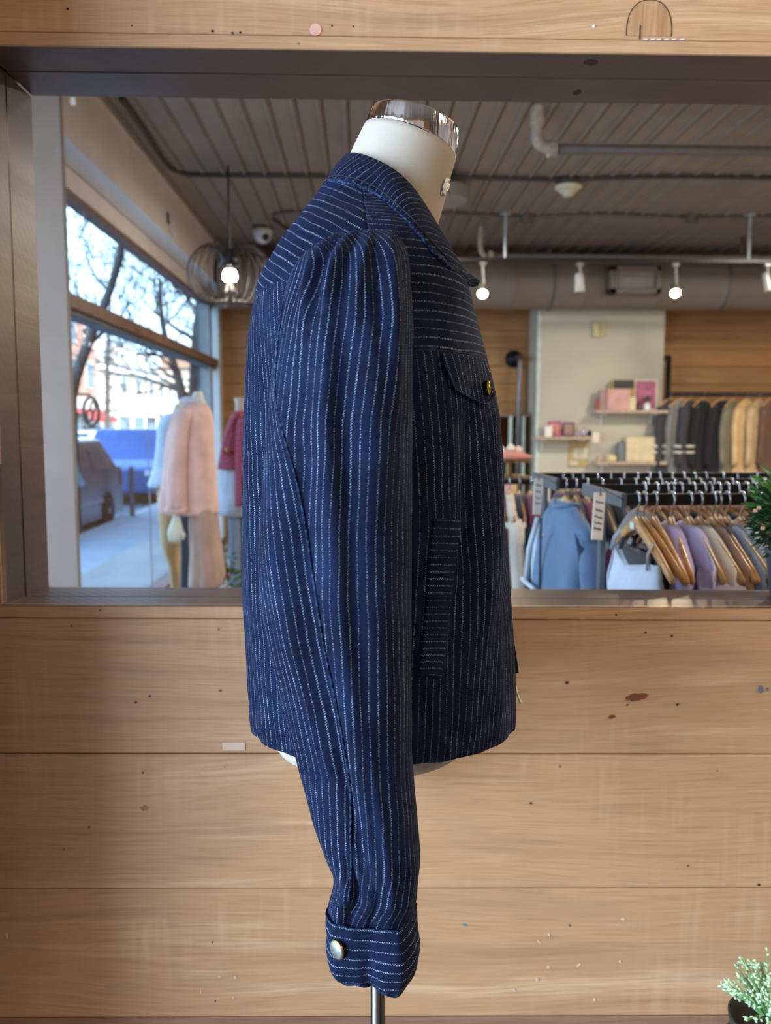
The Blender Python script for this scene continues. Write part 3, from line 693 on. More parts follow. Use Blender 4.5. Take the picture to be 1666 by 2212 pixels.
# torso: horizontal rings, outline read at the middle plane of the form
TR = [(1562, 543, 1113, .118), (1530, 540, 1113, .123), (1470, 538, 1111, .132), (1400, 536, 1107, .140), (1300, 533, 1101, .149), (1200, 531, 1096, .155),
      (1100, 531, 1088, .160), (1000, 531, 1079, .164), (930, 532, 1072, .167), (860, 534, 1063, .170), (800, 537, 1050, .173), (750, 542, 1036, .175), (700, 550, 1021, .177), (650, 563, 1006, .177),
      (615, 575, 993, .174), (585, 590, 978, .168), (555, 607, 958, .155), (525, 626, 936, .134), (495, 647, 912, .112), (465, 669, 888, .093), (435, 690, 862, .078), (410, 704, 842, .066)]
NZT, NTT = 230, 260
sk = lambda a: max(0, min(1, (a - 620) / 160))
TRI = cr1([(a, 775 + (b - 775) * (1 - .022 * sk(a)), 775 + (c - 775) * (1 - .028 * sk(a)), d * 1000) for a, b, c, d in TR], NZT)
def fold_t(th, z):
    """hand-placed drape folds of the body, metres outward"""
    r = 0.0
    def ridge(th0, k, z0, z1, wd, h):
        if z0 < z < z1:
            c = th0 + k * (z - z0); d = (th - c) / wd
            return h * math.exp(-d * d) * sin(pi * (z - z0) / (z1 - z0))
        return 0
    r += ridge(radians(52), -1.4, CAMZ - .28, CAMZ + .10, .13, .008)
    r -= ridge(radians(66), -1.2, CAMZ - .26, CAMZ + .06, .10, .010)
    r += ridge(radians(34), -.5, CAMZ - .2, CAMZ + .07, .10, .004)
    r += ridge(radians(150), .3, CAMZ - .3, CAMZ + .12, .12, .004)
    r -= ridge(radians(136), .2, CAMZ - .3, CAMZ + .10, .09, .005)
    return r
def torso_grid():
    G = []
    for j in range(NZT):
        py, L, R, w_ = TRI[j]; w_ /= 1000
        a = P(L, py, YC); b = P(R, py, YC); cx = (a.x + b.x) / 2; ha = (b.x - a.x) / 2; z = (a.z + b.z) / 2; row = []
        low = max(0, min(1, (CAMZ + .12 - z) / .3))
        for k in range(NTT):
            th = 2 * pi * k / NTT
            x, y = sell(ha, w_, th, 1.95 + .3 * max(0, min(1, (1560 - py) / 300)))
            n_ = Vector((cos(th), -sin(th), 0))
            ths = th if th <= pi else 2 * pi - th
            d = fold_t(ths, z)
            q = Vector((cos(th) * 2.6, sin(th) * 2.6, z * 3.0 + 4))
            d += low * (.0042 * noise.noise(q * 1.2) + .0030 * noise.noise(Vector((cos(th) * 7, sin(th) * 7, z * 5 + (2 if th > pi else 0)))))
            d += .0012 * noise.noise(Vector((x * 45, y * 45, z * 30)))
            row.append(Vector((cx + x, YC - y, z)) + n_ * d)
        G.append(row)
    return G
TG = torso_grid()
def grid_mesh(name, G, mat, parent, closed=True, uvf=None, flip=False, thick=0.0, label=None, uvs=None):
    nz, nt_ = len(G), len(G[0]); V = []; UV = []
    cols = nt_ + 1 if closed else nt_
    for j in range(nz):
        u = 0.0
        for k in range(cols):
            p = G[j][k % nt_]; V.append(p)
            if uvs is not None: UV.append(uvs[j][k])
            else: UV.append(uvf(j, k, p))
    F = []
    for j in range(nz - 1):
        for k in range(cols - 1):
            q = (j * cols + k, j * cols + k + 1, (j + 1) * cols + k + 1, (j + 1) * cols + k); F.append(q if not flip else q[::-1])
    o = mk(name, V, F, mat, parent, True, uvs=UV, label=label)
    if thick:
        md = o.modifiers.new('solid', 'SOLIDIFY'); md.thickness = thick; md.offset = -1; md.use_even_offset = False
    return o
def arc(row):  # cumulative length round a ring
    a = [0.0]
    for k in range(len(row)): a.append(a[-1] + (row[(k + 1) % len(row)] - row[k]).length)
    return a
# vertical length per column (for stripes that run along the body use arc length round the ring, slightly blended so they stay parallel)
ARC = [arc(r) for r in TG]; C0 = ARC[NZT // 2][-1]
VL = [0.0]
for j in range(1, NZT): VL.append(VL[-1] + (TG[j][NTT // 4] - TG[j - 1][NTT // 4]).length)
JY = min(range(NZT), key=lambda j: abs(TG[j][0].z - (CAMZ + .064)))       # front yoke seam
JB = min(range(NZT), key=lambda j: abs(TG[j][0].z - (CAMZ + .128)))       # back yoke seam
uvt = []
for j in range(NZT):
    k0 = (C0 / ARC[j][-1]) ** .75 if j < JY else (C0 / ARC[JY][-1]) ** .75
    half = ARC[j][NTT // 2]
    uvt.append([(ARC[j][k] * k0 + .0045 * noise.noise(Vector((cos(2 * pi * k / NTT) * 2.4, sin(2 * pi * k / NTT) * 2.4, TG[j][0].z * 7))) + .0012 * noise.noise(Vector((k * .12, 3.3, TG[j][0].z * 22))), TG[j][k % NTT].z) for k in range(NTT + 1)])
grid_mesh('body', TG, DEN, jk, True, uvs=uvt, thick=.0022)
# yokes: separate panels lying on the body, stripes across
def nrm(j, k):
    j0, j1 = max(j - 1, 0), min(j + 1, NZT - 1)
    a = TG[j][(k + 1) % NTT] - TG[j][(k - 1) % NTT]; b = TG[j1][k % NTT] - TG[j0][k % NTT]
    return b.cross(a).normalized() * -1
def outw(j, k):
    n_ = nrm(j, k); c = Vector((sum(TG[j][q].x for q in (0, NTT // 2)) / 2, YC, TG[j][k % NTT].z))
    return n_ if n_.dot(TG[j][k % NTT] - c) > 0 else -n_
def yoke(name, th0, th1, j0, off=.0014, wavy=None):
    k0, k1 = int(th0 / 360 * NTT), int(th1 / 360 * NTT); G = []; UV = []
    for j in range(j0, NZT):
        row = []; ur = []
        for k in range(k0, k1 + 1):
            edge = min(1.0, (j - j0) / 2.0); kk = k % NTT
            row.append(TG[j][kk] + outw(j, kk) * (off * (.25 + .75 * edge)))
            ths = abs(((k / NTT * 360 + 180) % 360) - 180)
            p_ = TG[j][kk]
            if wavy: ur.append((.86 * p_.z + .5 * p_.x + .14 * abs(p_.y - YC) + .0012 * noise.noise(p_ * 30), ths / 360 * C0))
            else: ur.append((VL[j] + .0015 + .0016 * noise.noise(p_ * 22), ths / 360 * C0))
        G.append(row); UV.append(ur)
    return grid_mesh(name, G, DEN, jk, False, uvs=UV, thick=.0012)
yoke('front_yoke', 9, 89, JY); yoke('front_yoke', 271, 351, JY); yoke('back_yoke', 89.3, 270.7, JB, wavy=.006)

bv = BVHTree.FromPolygons([v for r in TG for v in r], [(j * NTT + k, j * NTT + (k + 1) % NTT, (j + 1) * NTT + (k + 1) % NTT, (j + 1) * NTT + k) for j in range(NZT - 1) for k in range(NTT)])
def hit(px, py, off, tree=None):
    """point of the garment surface seen at a pixel, lifted off along the surface normal"""
    tree = tree or bv
    o = Vector((0, 0, CAMZ)); d = (RM @ Vector(((px - 833) / FPX, -(py - 1106) / FPX, -1.0))).normalized()
    h = tree.ray_cast(o, d)
    if h[0] is None:
        h = tree.find_nearest(P(px, py, .90))
    n_ = h[1]
    if n_.dot(h[0] - Vector((0, YC, h[0].z))) < 0 and tree is bv: n_ = -n_
    if n_.dot(d) > 0 and tree is not bv: n_ = -n_
    return h[0] + n_ * off, n_
def patch(name, top, bot, mat, off, th, parent=jk, n=26, m=34, uvmode='across', tree=None, label=None, uo=0.0):
    """slab on the garment between two pixel polylines; edges turned down"""
    T = cr1(top, n) if len(top) > 2 else np.linspace(top[0], top[1], n); B = cr1(bot, n) if len(bot) > 2 else np.linspace(bot[0], bot[1], n)
    G = []; UV = []
    for j in range(m):
        row = []; ur = []; t = j / (m - 1)
        for i in range(n):
            q = T[i] * (1 - t) + B[i] * t; e = 0.0 if (j in (0, m - 1) or i in (0, n - 1)) else 1.0
            p, _ = hit(q[0], q[1], off + th * e, tree); row.append(p)
        G.append(row)
    for j in range(m):
        ur = []
        for i in range(n):
            a = (G[j][i] - G[j][0]).length; b = (G[j][i] - G[0][i]).length
            ur.append((b + uo, a) if uvmode == 'across' else (a + uo, b))
        UV.append(ur)
    return grid_mesh(name, G, mat, parent, False, uvs=UV, label=label)
def seam_line(name, pts, r, mat=None, off=.0004, n=40, parent=jk, tree=None, flat=.6):
    q = cr1(pts, n) if len(pts) > 2 else np.linspace(pts[0], pts[1], n)
    return MB().tube([hit(a, b, off, tree)[0] for a, b in q], r, 6).obj(name, mat or SEAM, parent, smooth=True)
# slanted welt pocket
patch('pocket_welt', [(931, 1117), (961, 1118), (991, 1121)], [(901, 1462), (925, 1463), (950, 1467)], DEN_P, .0012, .0030, m=70, n=14)
seam_line('welt_stitching', [(993, 1122), (990, 1180), (984, 1260), (972, 1340), (960, 1410), (952, 1468), (925, 1466), (902, 1464)], .0009, off=.0012, n=70, mat=LINING)
# chest pocket flap
patch('pocket_flap', [(948, 764), (975, 764), (1008, 767), (1043, 774)], [(974, 845), (1005, 860), (1040, 879), (1062, 853)], DEN, .002, .0032, m=30, n=26, uvmode='along')
seam_line('flap_stitching', [(950, 770), (957, 795), (968, 822), (978, 843), (1005, 857), (1040, 874), (1060, 850)], .0011, off=.0052, n=60, mat=DEN_W)
# front placket and stitch lines
patch('placket', [(1062, 905), (1074, 905)], [(1093, 1600), (1112, 1570)], DEN, .0010, .0016, m=80, n=8, uvmode='along')
seam_line('placket_seam', [(1031, 882), (1040, 960), (1050, 1060), (1057, 1150), (1062, 1250), (1066, 1350), (1072, 1450), (1080, 1530), (1092, 1602)], .0010, off=.0006, n=90)
pk = MB()
for k, (zA, zB) in enumerate(((CAMZ + .1, CAMZ - .283),)):
    rows = []
    for z in np.linspace(zA, zB, 40):
        j = min(range(NZT), key=lambda j: abs(TG[j][0].z - z)); p = TG[j][0]
        rows.append([Vector((p.x - .006, YC - .012, z)), Vector((p.x + .001 + .0055 * max(0, min(1, (CAMZ - .17 - z) / .11)) ** 1.5, YC - .011, z)), Vector((p.x + .002 + .0055 * max(0, min(1, (CAMZ - .17 - z) / .11)) ** 1.5, YC + .004, z)), Vector((p.x - .006, YC + .012, z))])
    pk.loft(rows)
pk.obj('inner_placket', DEN_W if False else DEN, jk, smooth=True)
# loose white thread at the front edge
a = P(1113, 1479, .92)
MB().tube([a, P(1117, 1496, .92), P(1121, 1508, .915), P(1126, 1519, .91)], [.0011, .0012, .0012, .0018], 6).obj('hang_loop', WHITEP, jk, smooth=True, label='white plastic loop at the front edge')
# hem stitching
seam_line('hem_stitching', [(560, 1562), (580, 1590), (605, 1604), (635, 1612)], .0007, off=.0006, n=30)

# collar: fold line F and outer edge E of the near half, mirrored for the far half
def PP(l): return [tuple(P(a, b, c)) for a, b, c in l]
Fp = PP([(745, 337, .930), (753, 332, .905), (778, 333, .882), (824, 351, .862), (860, 373, .857), (896, 409, .858), (932, 463, .862), (955, 503, .866), (975, 537, .870), (997, 577, .876), (1016, 594, .880), (1031, 605, .882)])
Ep = []
for a_, b_, c_ in [(702, 406, .930), (708, 394, .888), (723, 390, .865), (752, 394, .846), (788, 405, .834), (824, 425, .829), (860, 459, .828), (896, 494, .83), (932, 537, .83), (968, 573, .84), (993, 592, .85), (1016, 613, .862), (1031, 612, .870)]:
    yy = c_
    h_ = bv.ray_cast(Vector((0, 0, CAMZ)), (P(a_, b_, 1.0) - Vector((0, 0, CAMZ))).normalized())
    if h_[0] is not None and h_[0].y < .925: yy = min(c_, h_[0].y - .010)
    Ep.append(tuple(P(a_, b_, yy)))
NS = 110
F_, E_ = cr1(Fp, NS), cr1(Ep, NS)
def mirror(a): return Vector((a[0], 2 * YC - a[1], a[2]))
def collar_row(i, side):
    f, e_ = Vector(F_[i]), Vector(E_[i])
    cen = Vector((P(842, 440, YC).x, YC, f.z)); out = (f - cen); out.z = 0; out = out.normalized() if out.length > 0 else Vector((0, -1, 0))
    out = (out + Vector((0, -.6, .1))).normalized() if i > 10 else out
    s = 1 - (i / NS) ** 2 * .8; row = []
    row.append(f - Vector((0, 0, .020 * s)) - out * .002)
    row.append(f - Vector((0, 0, .006)) - out * .003)
    row.append(f - out * .0008 + Vector((0, 0, .001)))
    for t in np.linspace(.02, 1, 15):
        row.append(f.lerp(e_, t) + out * (.0042 * sin(pi * min(1, t * 1.02)) ** .8) + Vector((0, 0, .0015 * math.exp(-t * 14))) )
    if side: row = [mirror(p) for p in row]
    return row
CG = [collar_row(i, True) for i in range(NS - 1, 0, -1)] + [collar_row(i, False) for i in range(NS)]
ncol = len(CG[0]); uvc = []; s_ = 0.0
mid = [r[8] for r in CG]
for i in range(len(CG)):
    if i: s_ += (mid[i] - mid[i - 1]).length
    t_ = 0.0; ur = []
    for k in range(ncol):
        if k: t_ += (CG[i][k] - CG[i][k - 1]).length
        ur.append((s_ + t_ * .62, t_))
    uvc.append(ur)
CGT = [[CG[i][k] for k in range(ncol)] for i in range(len(CG))]
grid_mesh('collar', CGT, DEN, jk, False, uvs=uvc, thick=.0026)
ed = [r[-1] + Vector((0, .0002, -.0004)) for r in CG]
ed = [p + Vector((0, 0, .0005 * noise.noise(p * 300))) for p in ed]
m = MB().tube(ed, [.0020 + .0004 * noise.noise(p * 250) for p in ed], 8)
o = mk('collar_edge', m.v, m.f, DEN_W, jk, True, uvs=[(0, 0)] * len(m.v)); o['label'] = 'worn blue frayed edge of the collar'
seam_p = [CG[i][-3] + Vector((0, -.0012, .0003)) for i in range(len(CG))]
MB().tube(seam_p, .0006, 5).obj('collar_stitching', LINING, jk, smooth=True)
# shoulder seam
seam_line('shoulder_seam', [(806, 432), (808, 450), (805, 470), (806, 500)], .0007, off=.0020, n=20, mat=LINING)
seam_line('back_yoke_seam', [(566, 656), (585, 657), (614, 660)], .0008, off=.0010, n=16)
seam_line('front_yoke_seam', [(890, 757), (940, 757), (990, 762), (1036, 770)], .0009, off=.0018, n=40, mat=LINING)

# sleeve: rings between left and right outline at its own depth; ridged section
SR = [(499, 742, 838, .806, .010), (505, 722, 854, .798, .022), (520, 694, 868, .788, .037), (545, 660, 878, .776, .050), (580, 632, 885, .765, .059), (640, 612, 889, .755, .065), (720, 600, 891, .748, .067),
      (850, 583, 890, .742, .066), (1000, 571, 889, .737, .064), (1120, 561, 888, .733, .062), (1230, 558, 888, .731, .061), (1320, 568, 888, .730, .060), (1400, 584, 888, .729, .059), (1480, 604, 888, .729, .057),
      (1560, 624, 889, .729, .055), (1640, 644, 891, .729, .052), (1720, 664, 897, .729, .049), (1790, 683, 902, .729, .045), (1845, 700, 904, .729, .041), (1885, 716, 904, .729, .038), (1915, 716, 902, .729, .036), (1950, 707, 898, .729, .0295), (1985, 705, 896, .729, .026)]
SEC = [(1, 0), (.93, -.50), (.74, -.86), (.46, -1.02), (.14, -.98), (-.22, -.90), (-.58, -.74), (-.86, -.44), (-1, 0), (-.86, .55), (-.5, .9), (0, 1), (.5, .9), (.86, .55)]
NZS, NTS = 300, 150
def closed_sec(ctrl, n):
    c = [ctrl[-2], ctrl[-1]] + list(ctrl) + [ctrl[0], ctrl[1], ctrl[2]]
    q = cr1(c, 2000)
    # trim to one turn starting at ctrl[0]
    i0 = int(np.argmin(np.sum((q[:900] - np.array(ctrl[0])) ** 2, axis=1))); i1 = 900 + int(np.argmin(np.sum((q[900:] - np.array(ctrl[0])) ** 2, axis=1)))
    q = q[i0:i1]; d = np.r_[0, np.cumsum(np.linalg.norm(np.diff(q, axis=0), axis=1))]
    return [tuple(np.array([np.interp(t, d, q[:, 0]), np.interp(t, d, q[:, 1])])) for t in np.linspace(0, d[-1], n, endpoint=False)]
SECN = closed_sec(SEC, NTS)
SRI = cr1([(a, b, c, d * 1000, e_ * 1000) for a, b, c, d, e_ in SR], NZS)
def sleeve_fold(a, t, py):
    """a: -1..1 across the visible face, t 0..1 down"""
    g = 0.0
    def ridge(a0, a1, p0, p1, wd, h):
        if p0 < py < p1:
            q = (py - p0) / (p1 - p0); d = (a - (a0 + (a1 - a0) * q)) / wd
            return h * math.exp(-d * d) * sin(pi * q) ** .7
        return 0
    g += ridge(-.62, -.55, 500, 760, .09, .0045); g -= ridge(-.44, -.38, 500, 720, .08, .004); g += ridge(-.22, -.25, 498, 700, .08, .004); g -= ridge(-.04, -.02, 498, 690, .08, .0035)
    g += ridge(.20, .12, 498, 760, .09, .004); g -= ridge(.38, .55, 505, 800, .09, .0045); g += ridge(.62, .74, 505, 900, .09, .005)
    g += ridge(-.35, .12, 560, 1300, .16, .006); g -= ridge(-.05, .32, 700, 1500, .15, .0055); g += ridge(.1, .1, 1000, 1900, .16, .006)
    g -= ridge(-.55, -.15, 800, 1500, .16, .005); g += ridge(-.8, -.45, 1000, 1650, .14, .004); g -= ridge(-.15, -.1, 1450, 1880, .12, .004); g += ridge(.30, .36, 1500, 1990, .10, .0035)
    g -= ridge(-.42, -.5, 1800, 1990, .10, .006); g += ridge(-.66, -.75, 1830, 2000, .10, .003); g -= ridge(.05, -.02, 1860, 2000, .07, .0025)
    return g
def sleeve_grid(mir=False):
    G = []
    for j in range(NZS):
        py, L, R, yc, hd = SRI[j]; yc /= 1000; hd /= 1000
        a = P(L, py, yc); b = P(R, py, yc); cx = (a.x + b.x) / 2; ha = (b.x - a.x) / 2; z = (a.z + b.z) / 2; row = []
        for k, (sa, sb) in enumerate(SECN):
            x, y = ha * sa, hd * sb
            d = 0.0
            if sb < 0.15: d = (1.15 + .5 * max(0, min(1, (680 - py) / 120))) * sleeve_fold(sa, 0, py) * min(1, (0.15 - sb) / .5)
            w_ = 1.0 if sb < 0 else .5
            d += w_ * (.0022 * noise.noise(Vector((x * 26, y * 26, z * 5 + 9))) + .0010 * noise.noise(Vector((x * 70, y * 70, z * 22))))
            d += .0016 * noise.noise(Vector((x * 30, y * 30, z * 34))) * (1 if py > 1750 else .35)
            n_ = Vector((sa, sb * ha / max(hd, .02), 0)).normalized()
            p = Vector((cx + x, yc + y, z)) + n_ * d
            if mir: p = mirror(p)
            row.append(p)
        G.append(row)
    return G
SG = sleeve_grid()
SPX = [(499, 745), (520, 697), (560, 650), (640, 618), (720, 607), (860, 601), (1000, 640), (1150, 668), (1350, 702), (1500, 735), (1640, 758), (1830, 757), (2000, 748)]
ARS = [arc(r) for r in SG]; CS0 = max(a[-1] for a in ARS); uvs_ = []; seamk = []
# height coordinate
for j in range(NZS):
    py, L, R, yc, hd = SRI[j]; sp = np.interp(py, [q[0] for q in SPX], [q[1] for q in SPX]); fx = max(-.97, min(.9, 2 * (sp - L) / (R - L) - 1))
    ks = [k for k in range(NTS) if SECN[k][1] <= 0.02 and k < NTS // 1.6]
    kf = float(np.interp(-fx, [-SECN[k][0] for k in ks], ks)); seamk.append(kf); C = ARS[j][-1]; k0 = (CS0 / C) ** .35; ur = []
    ab = ARS[j][int(kf)] + (kf - int(kf)) * (ARS[j][int(kf) + 1] - ARS[j][int(kf)])
    for k in range(NTS + 1):
        a = ARS[j][k]
        wv = .0022 * noise.noise(Vector((SECN[k % NTS][0] * 2.2, 1.7, SG[j][0].z * 8))) + .0008 * noise.noise(Vector((SECN[k % NTS][0] * 6, 5.7, SG[j][0].z * 25)))
        u = .5 + (a - ab) * k0 if k > kf else a * k0
        ur.append((u + .002 + wv, SG[j][k % NTS].z))
    uvs_.append(ur)
grid_mesh('sleeve', SG, DEN, jk, True, uvs=uvs_, thick=.0015)
pts = [SG[j][int(seamk[j])].lerp(SG[j][int(seamk[j]) + 1], seamk[j] % 1) for j in range(14, NZS - 12, 3)]
pts = [sum((pts[min(max(i + q, 0), len(pts) - 1)] for q in (-3, -2, -1, 0, 1, 2, 3)), Vector()) / 7 + Vector((0, -.0005, 0)) for i in range(len(pts))]
m = MB().tube(pts, .0016, 6, flat=.7); mk('sleeve_seam', m.v, m.f, DEN_W, jk, True, uvs=[(0, 0)] * len(m.v))
SGM = sleeve_grid(True); grid_mesh('sleeve', SGM, DEN, jk, True, uvs=uvs_, thick=.0015)
# armhole seam where the sleeve is set in
arm = [(640, 583), (662, 549), (700, 524), (722, 507)]
# cuff
CR = [(1968, 706, 897, .0300), (1985, 704, 900, .0310), (2010, 704, 904, .0325), (2040, 705, 907, .033), (2065, 708, 906, .0325), (2083, 713, 902, .031), (2094, 721, 896, .029), (2101, 734, 888, .0265)]
CSEC = [(1, 0), (.86, -.62), (.62, -1.02), (.50, -1.08), (.30, -1.04), (-.10, -.92), (-.5, -.82), (-.86, -.66), (-1, -.15), (-.95, .3), (-.6, .7), (0, .85), (.6, .75), (.93, .4)]
CSN = closed_sec(CSEC, NTS); CRI = cr1([(a, b, c, d * 1000) for a, b, c, d in CR], 60)
def cuff_grid(mir=False):
    G = []
    for j in range(60):
        py, L, R, hd = CRI[j]; hd /= 1000; yc = .729; t = j / 59
        a = P(L, py, yc); b = P(R, py, yc); cx = (a.x + b.x) / 2; ha = (b.x - a.x) / 2; z = (a.z + b.z) / 2; row = []
        for k, (sa, sb) in enumerate(CSN):
            x, y = ha * sa, hd * sb
            d = .0026 * noise.noise(Vector((x * 40, y * 40, z * 36 + 3))) + .0012 * noise.noise(Vector((x * 90, y * 90, z * 80)))
            # dent in the lower middle of the cuff and a bulge above it
            if sb < 0: d += -.0075 * math.exp(-((sa + .12) / .16) ** 2) * t ** 1.5 + .003 * math.exp(-((sa - .25) / .2) ** 2) * t
            dzz = .0040 * sa * t * (1 if sb < 0 else 0)           # hem hangs lower at the front
            dz2 = .004 * (1 - t) * (1 if sa > .6 else 0) * (sa - .6) / .4
            n_ = Vector((sa, sb * ha / hd, 0)).normalized()
            p = Vector((cx + x, yc + y, z - dzz + dz2 + .0012 * sin(sa * 9) * t)) + n_ * d
            row.append(mirror(p) if mir else p)
        G.append(row)
    return G
KG = cuff_grid()
def cuff_uv(G):
    out = []
    for j in range(60):
        out.append([((CAMZ - CRI[0][0] / 1e6) * 0 + sum((G[q + 1][k % NTS] - G[q][k % NTS]).length for q in range(j)) + .0035, ARS[-1][min(k, NTS)]) for k in range(NTS + 1)])
    return out
cuv = cuff_uv(KG)
ck = grid_mesh('cuff', KG, DEN_CUFF, jk, True, uvs=cuv, thick=.003)
m = MB().tube([p for p in KG[0]], .0007, 7, True); mk('cuff_edge', m.v, m.f, DEN_W, ck, True, uvs=[(0, 0)] * len(m.v))
m = MB().tube([p for p in KG[-1]], .0013, 7, True); mk('cuff_edge', m.v, m.f, DEN_W, ck, True, uvs=[(0, 0)] * len(m.v))
ckm = grid_mesh('cuff', cuff_grid(True), DEN_CUFF, jk, True, uvs=cuv, thick=.003)
bvc = BVHTree.FromPolygons([v for r in KG for v in r], [(j * NTS + k, j * NTS + (k + 1) % NTS, (j + 1) * NTS + (k + 1) % NTS, (j + 1) * NTS + k) for j in range(59) for k in range(NTS)])
q, n_ = hit(729, 2051, 0, bvc); n_ = Vector((-.72, -.69, .02)).normalized()
BTN = M('button_silver', '#8f9691', .48, metal=1.0, var=.2, scale=300); BRIM = M('button_brass', '#8a7448', .35, metal=1.0, var=.3, scale=300)
MB().lathe(q, [(0, -.001), (.0086, -.001), (.0090, .0008), (.0087, .0018), (.0080, .0019)], 32, n_).obj('button_rim', BRIM, ck, smooth=True)
MB().lathe(q + n_ * .0022, [(.0081, -.001), (.0080, -.0003), (.0074, .0001), (0, .0003)], 32, n_).obj('button', BTN, ck, smooth=True, label='round silver snap button')
q, n2 = hit(1040, 840, .0062); n2 = Vector((.985, -.13, .10)).normalized()
GOLD = M('button_gold', '#caa64a', .22, metal=1.0, var=.2, scale=200)
fb = MB().lathe(q, [(0, -.001), (.0072, -.001), (.0078, .0012), (.0072, .0028), (.0050, .0032), (0, .003)], 28, n2).obj('button', GOLD, jk, smooth=True, label='small gold snap button on the pocket flap')

# ------------------------------------------------------------------ dress form under the jacket
FORM = cloth('form_linen', '#a29a8c', weave=1400, bmp=.08)
df = empty('dress_form', 'cream linen dress form with chrome neck cap on a dark metal pole', 'mannequin', (P(816, 1700, YC).x, YC, 0))
def ringp(L, R, hy, n=48, bulge=0):
    a, b = P(L[0], L[1], YC), P(R[0], R[1], YC); c = (a + b) / 2; h = (b - a) / 2
    return [c + h * cos(2 * pi * k / n) + Vector((0, -hy * sin(2 * pi * k / n), 0)) for k in range(n)]
def interp_rings(rows, N):
    R = cr1([(a, b, c, d, e_ * 1000) for (a, b), (c, d), e_ in rows], N); return [ringp((r[0], r[1]), (r[2], r[3]), r[4] / 1000) for r in R]
body = [((640, 1610), (955, 1610), .072), ((606, 1606), (990, 1606), .098), ((594, 1592), (1002, 1592), .106), ((590, 1540), (1010, 1540), .100), ((585, 1400), (1020, 1400), .112), ((600, 1150), (1010, 1150), .115), ((585, 900), (1015, 900), .14),
        ((610, 720), (975, 720), .145), ((645, 620), (935, 630), .13), ((680, 545), (925, 575), .095), ((715, 470), (930, 545), .064), ((735, 395), (944, 495), .055), ((757, 333), (962, 430), .053), ((775, 295), (976, 375), .053), ((787, 271), (984, 347), .0535)]
MB().loft(interp_rings(body, 90)).obj('form_body', FORM, df, smooth=True)
MB().loft([ringp((789, 272), (983, 348), .0530), ringp((789, 268), (985, 344), .0545), ringp((800, 240), (992, 296), .0540), ringp((802, 236), (993, 291), .0532), ringp((815, 237), (982, 286), .0470), ringp((880, 256), (910, 264), .008)])  .obj('neck_cap', CAPM, df, smooth=False)
for p in df.children:
    if p.name.startswith('neck_cap'):
        p.data.polygons.foreach_set('use_smooth', [len(f.vertices) == 4 for f in p.data.polygons]); md = p.modifiers.new('es', 'BEVEL'); md.width = .0008; md.segments = 2; md.limit_method = 'ANGLE'
# stitched centre seam and paper tag on the neck
bvf = BVHTree.FromPolygons([p for r in interp_rings(body, 90) for p in r], [(j * 48 + k, j * 48 + (k + 1) % 48, (j + 1) * 48 + (k + 1) % 48, (j + 1) * 48 + k) for j in range(89) for k in range(48)])
def hf(px, py, off):
    o_, n_ = hit(px, py, 0, bvf); return o_ + n_ * off
rows = []
for t in np.linspace(0, 1, 9):
    x0 = 962 + (955 - 962) * t - 3 * sin(pi * t); y0 = 383 + (420 - 383) * t
    rows.append([hf(x0 - 2, y0, .0030 - .001 * t), hf(min(x0 + 5, 968), y0 + 2, .0016), hf(min(x0 + 12, 972), y0 + 4, .001)])
m = MB(); V = [p for r in rows for p in r]; m.add(V, [(j * 3 + k, j * 3 + k + 1, j * 3 + 4 + k, j * 3 + 3 + k) for j in range(8) for k in range(2)])
o = m.obj('paper_tag', WHITEP, df, smooth=True, label='small curled white paper tag with faint dark print'); md = o.modifiers.new('s', 'SOLIDIFY'); md.thickness = .0006
for k in range(4):
    a = hf(959 + k * 1.3, 404 + k * 3.2, .0042); MB().tube([a, a + Vector((.0006, 0, -.0012))], .0004, 4).obj('print_mark', DARKF, o)
POLE = M('pole_metal', '#4f4c4a', .28, metal=1.0, var=.04)
cx_ = P(816, 2170, YC).x
MB().lathe((cx_, YC, .045), [(.008, 0), (.0083, .01), (.0083, .97)], 28).obj('pole', POLE, df, smooth=True)
MB().lathe((cx_, YC, .0), [(.0, 0), (.15, .0), (.152, .006), (.146, .012), (.03, .022), (.014, .05), (.0, .05)], 40).obj('base', POLE, df, smooth=True)

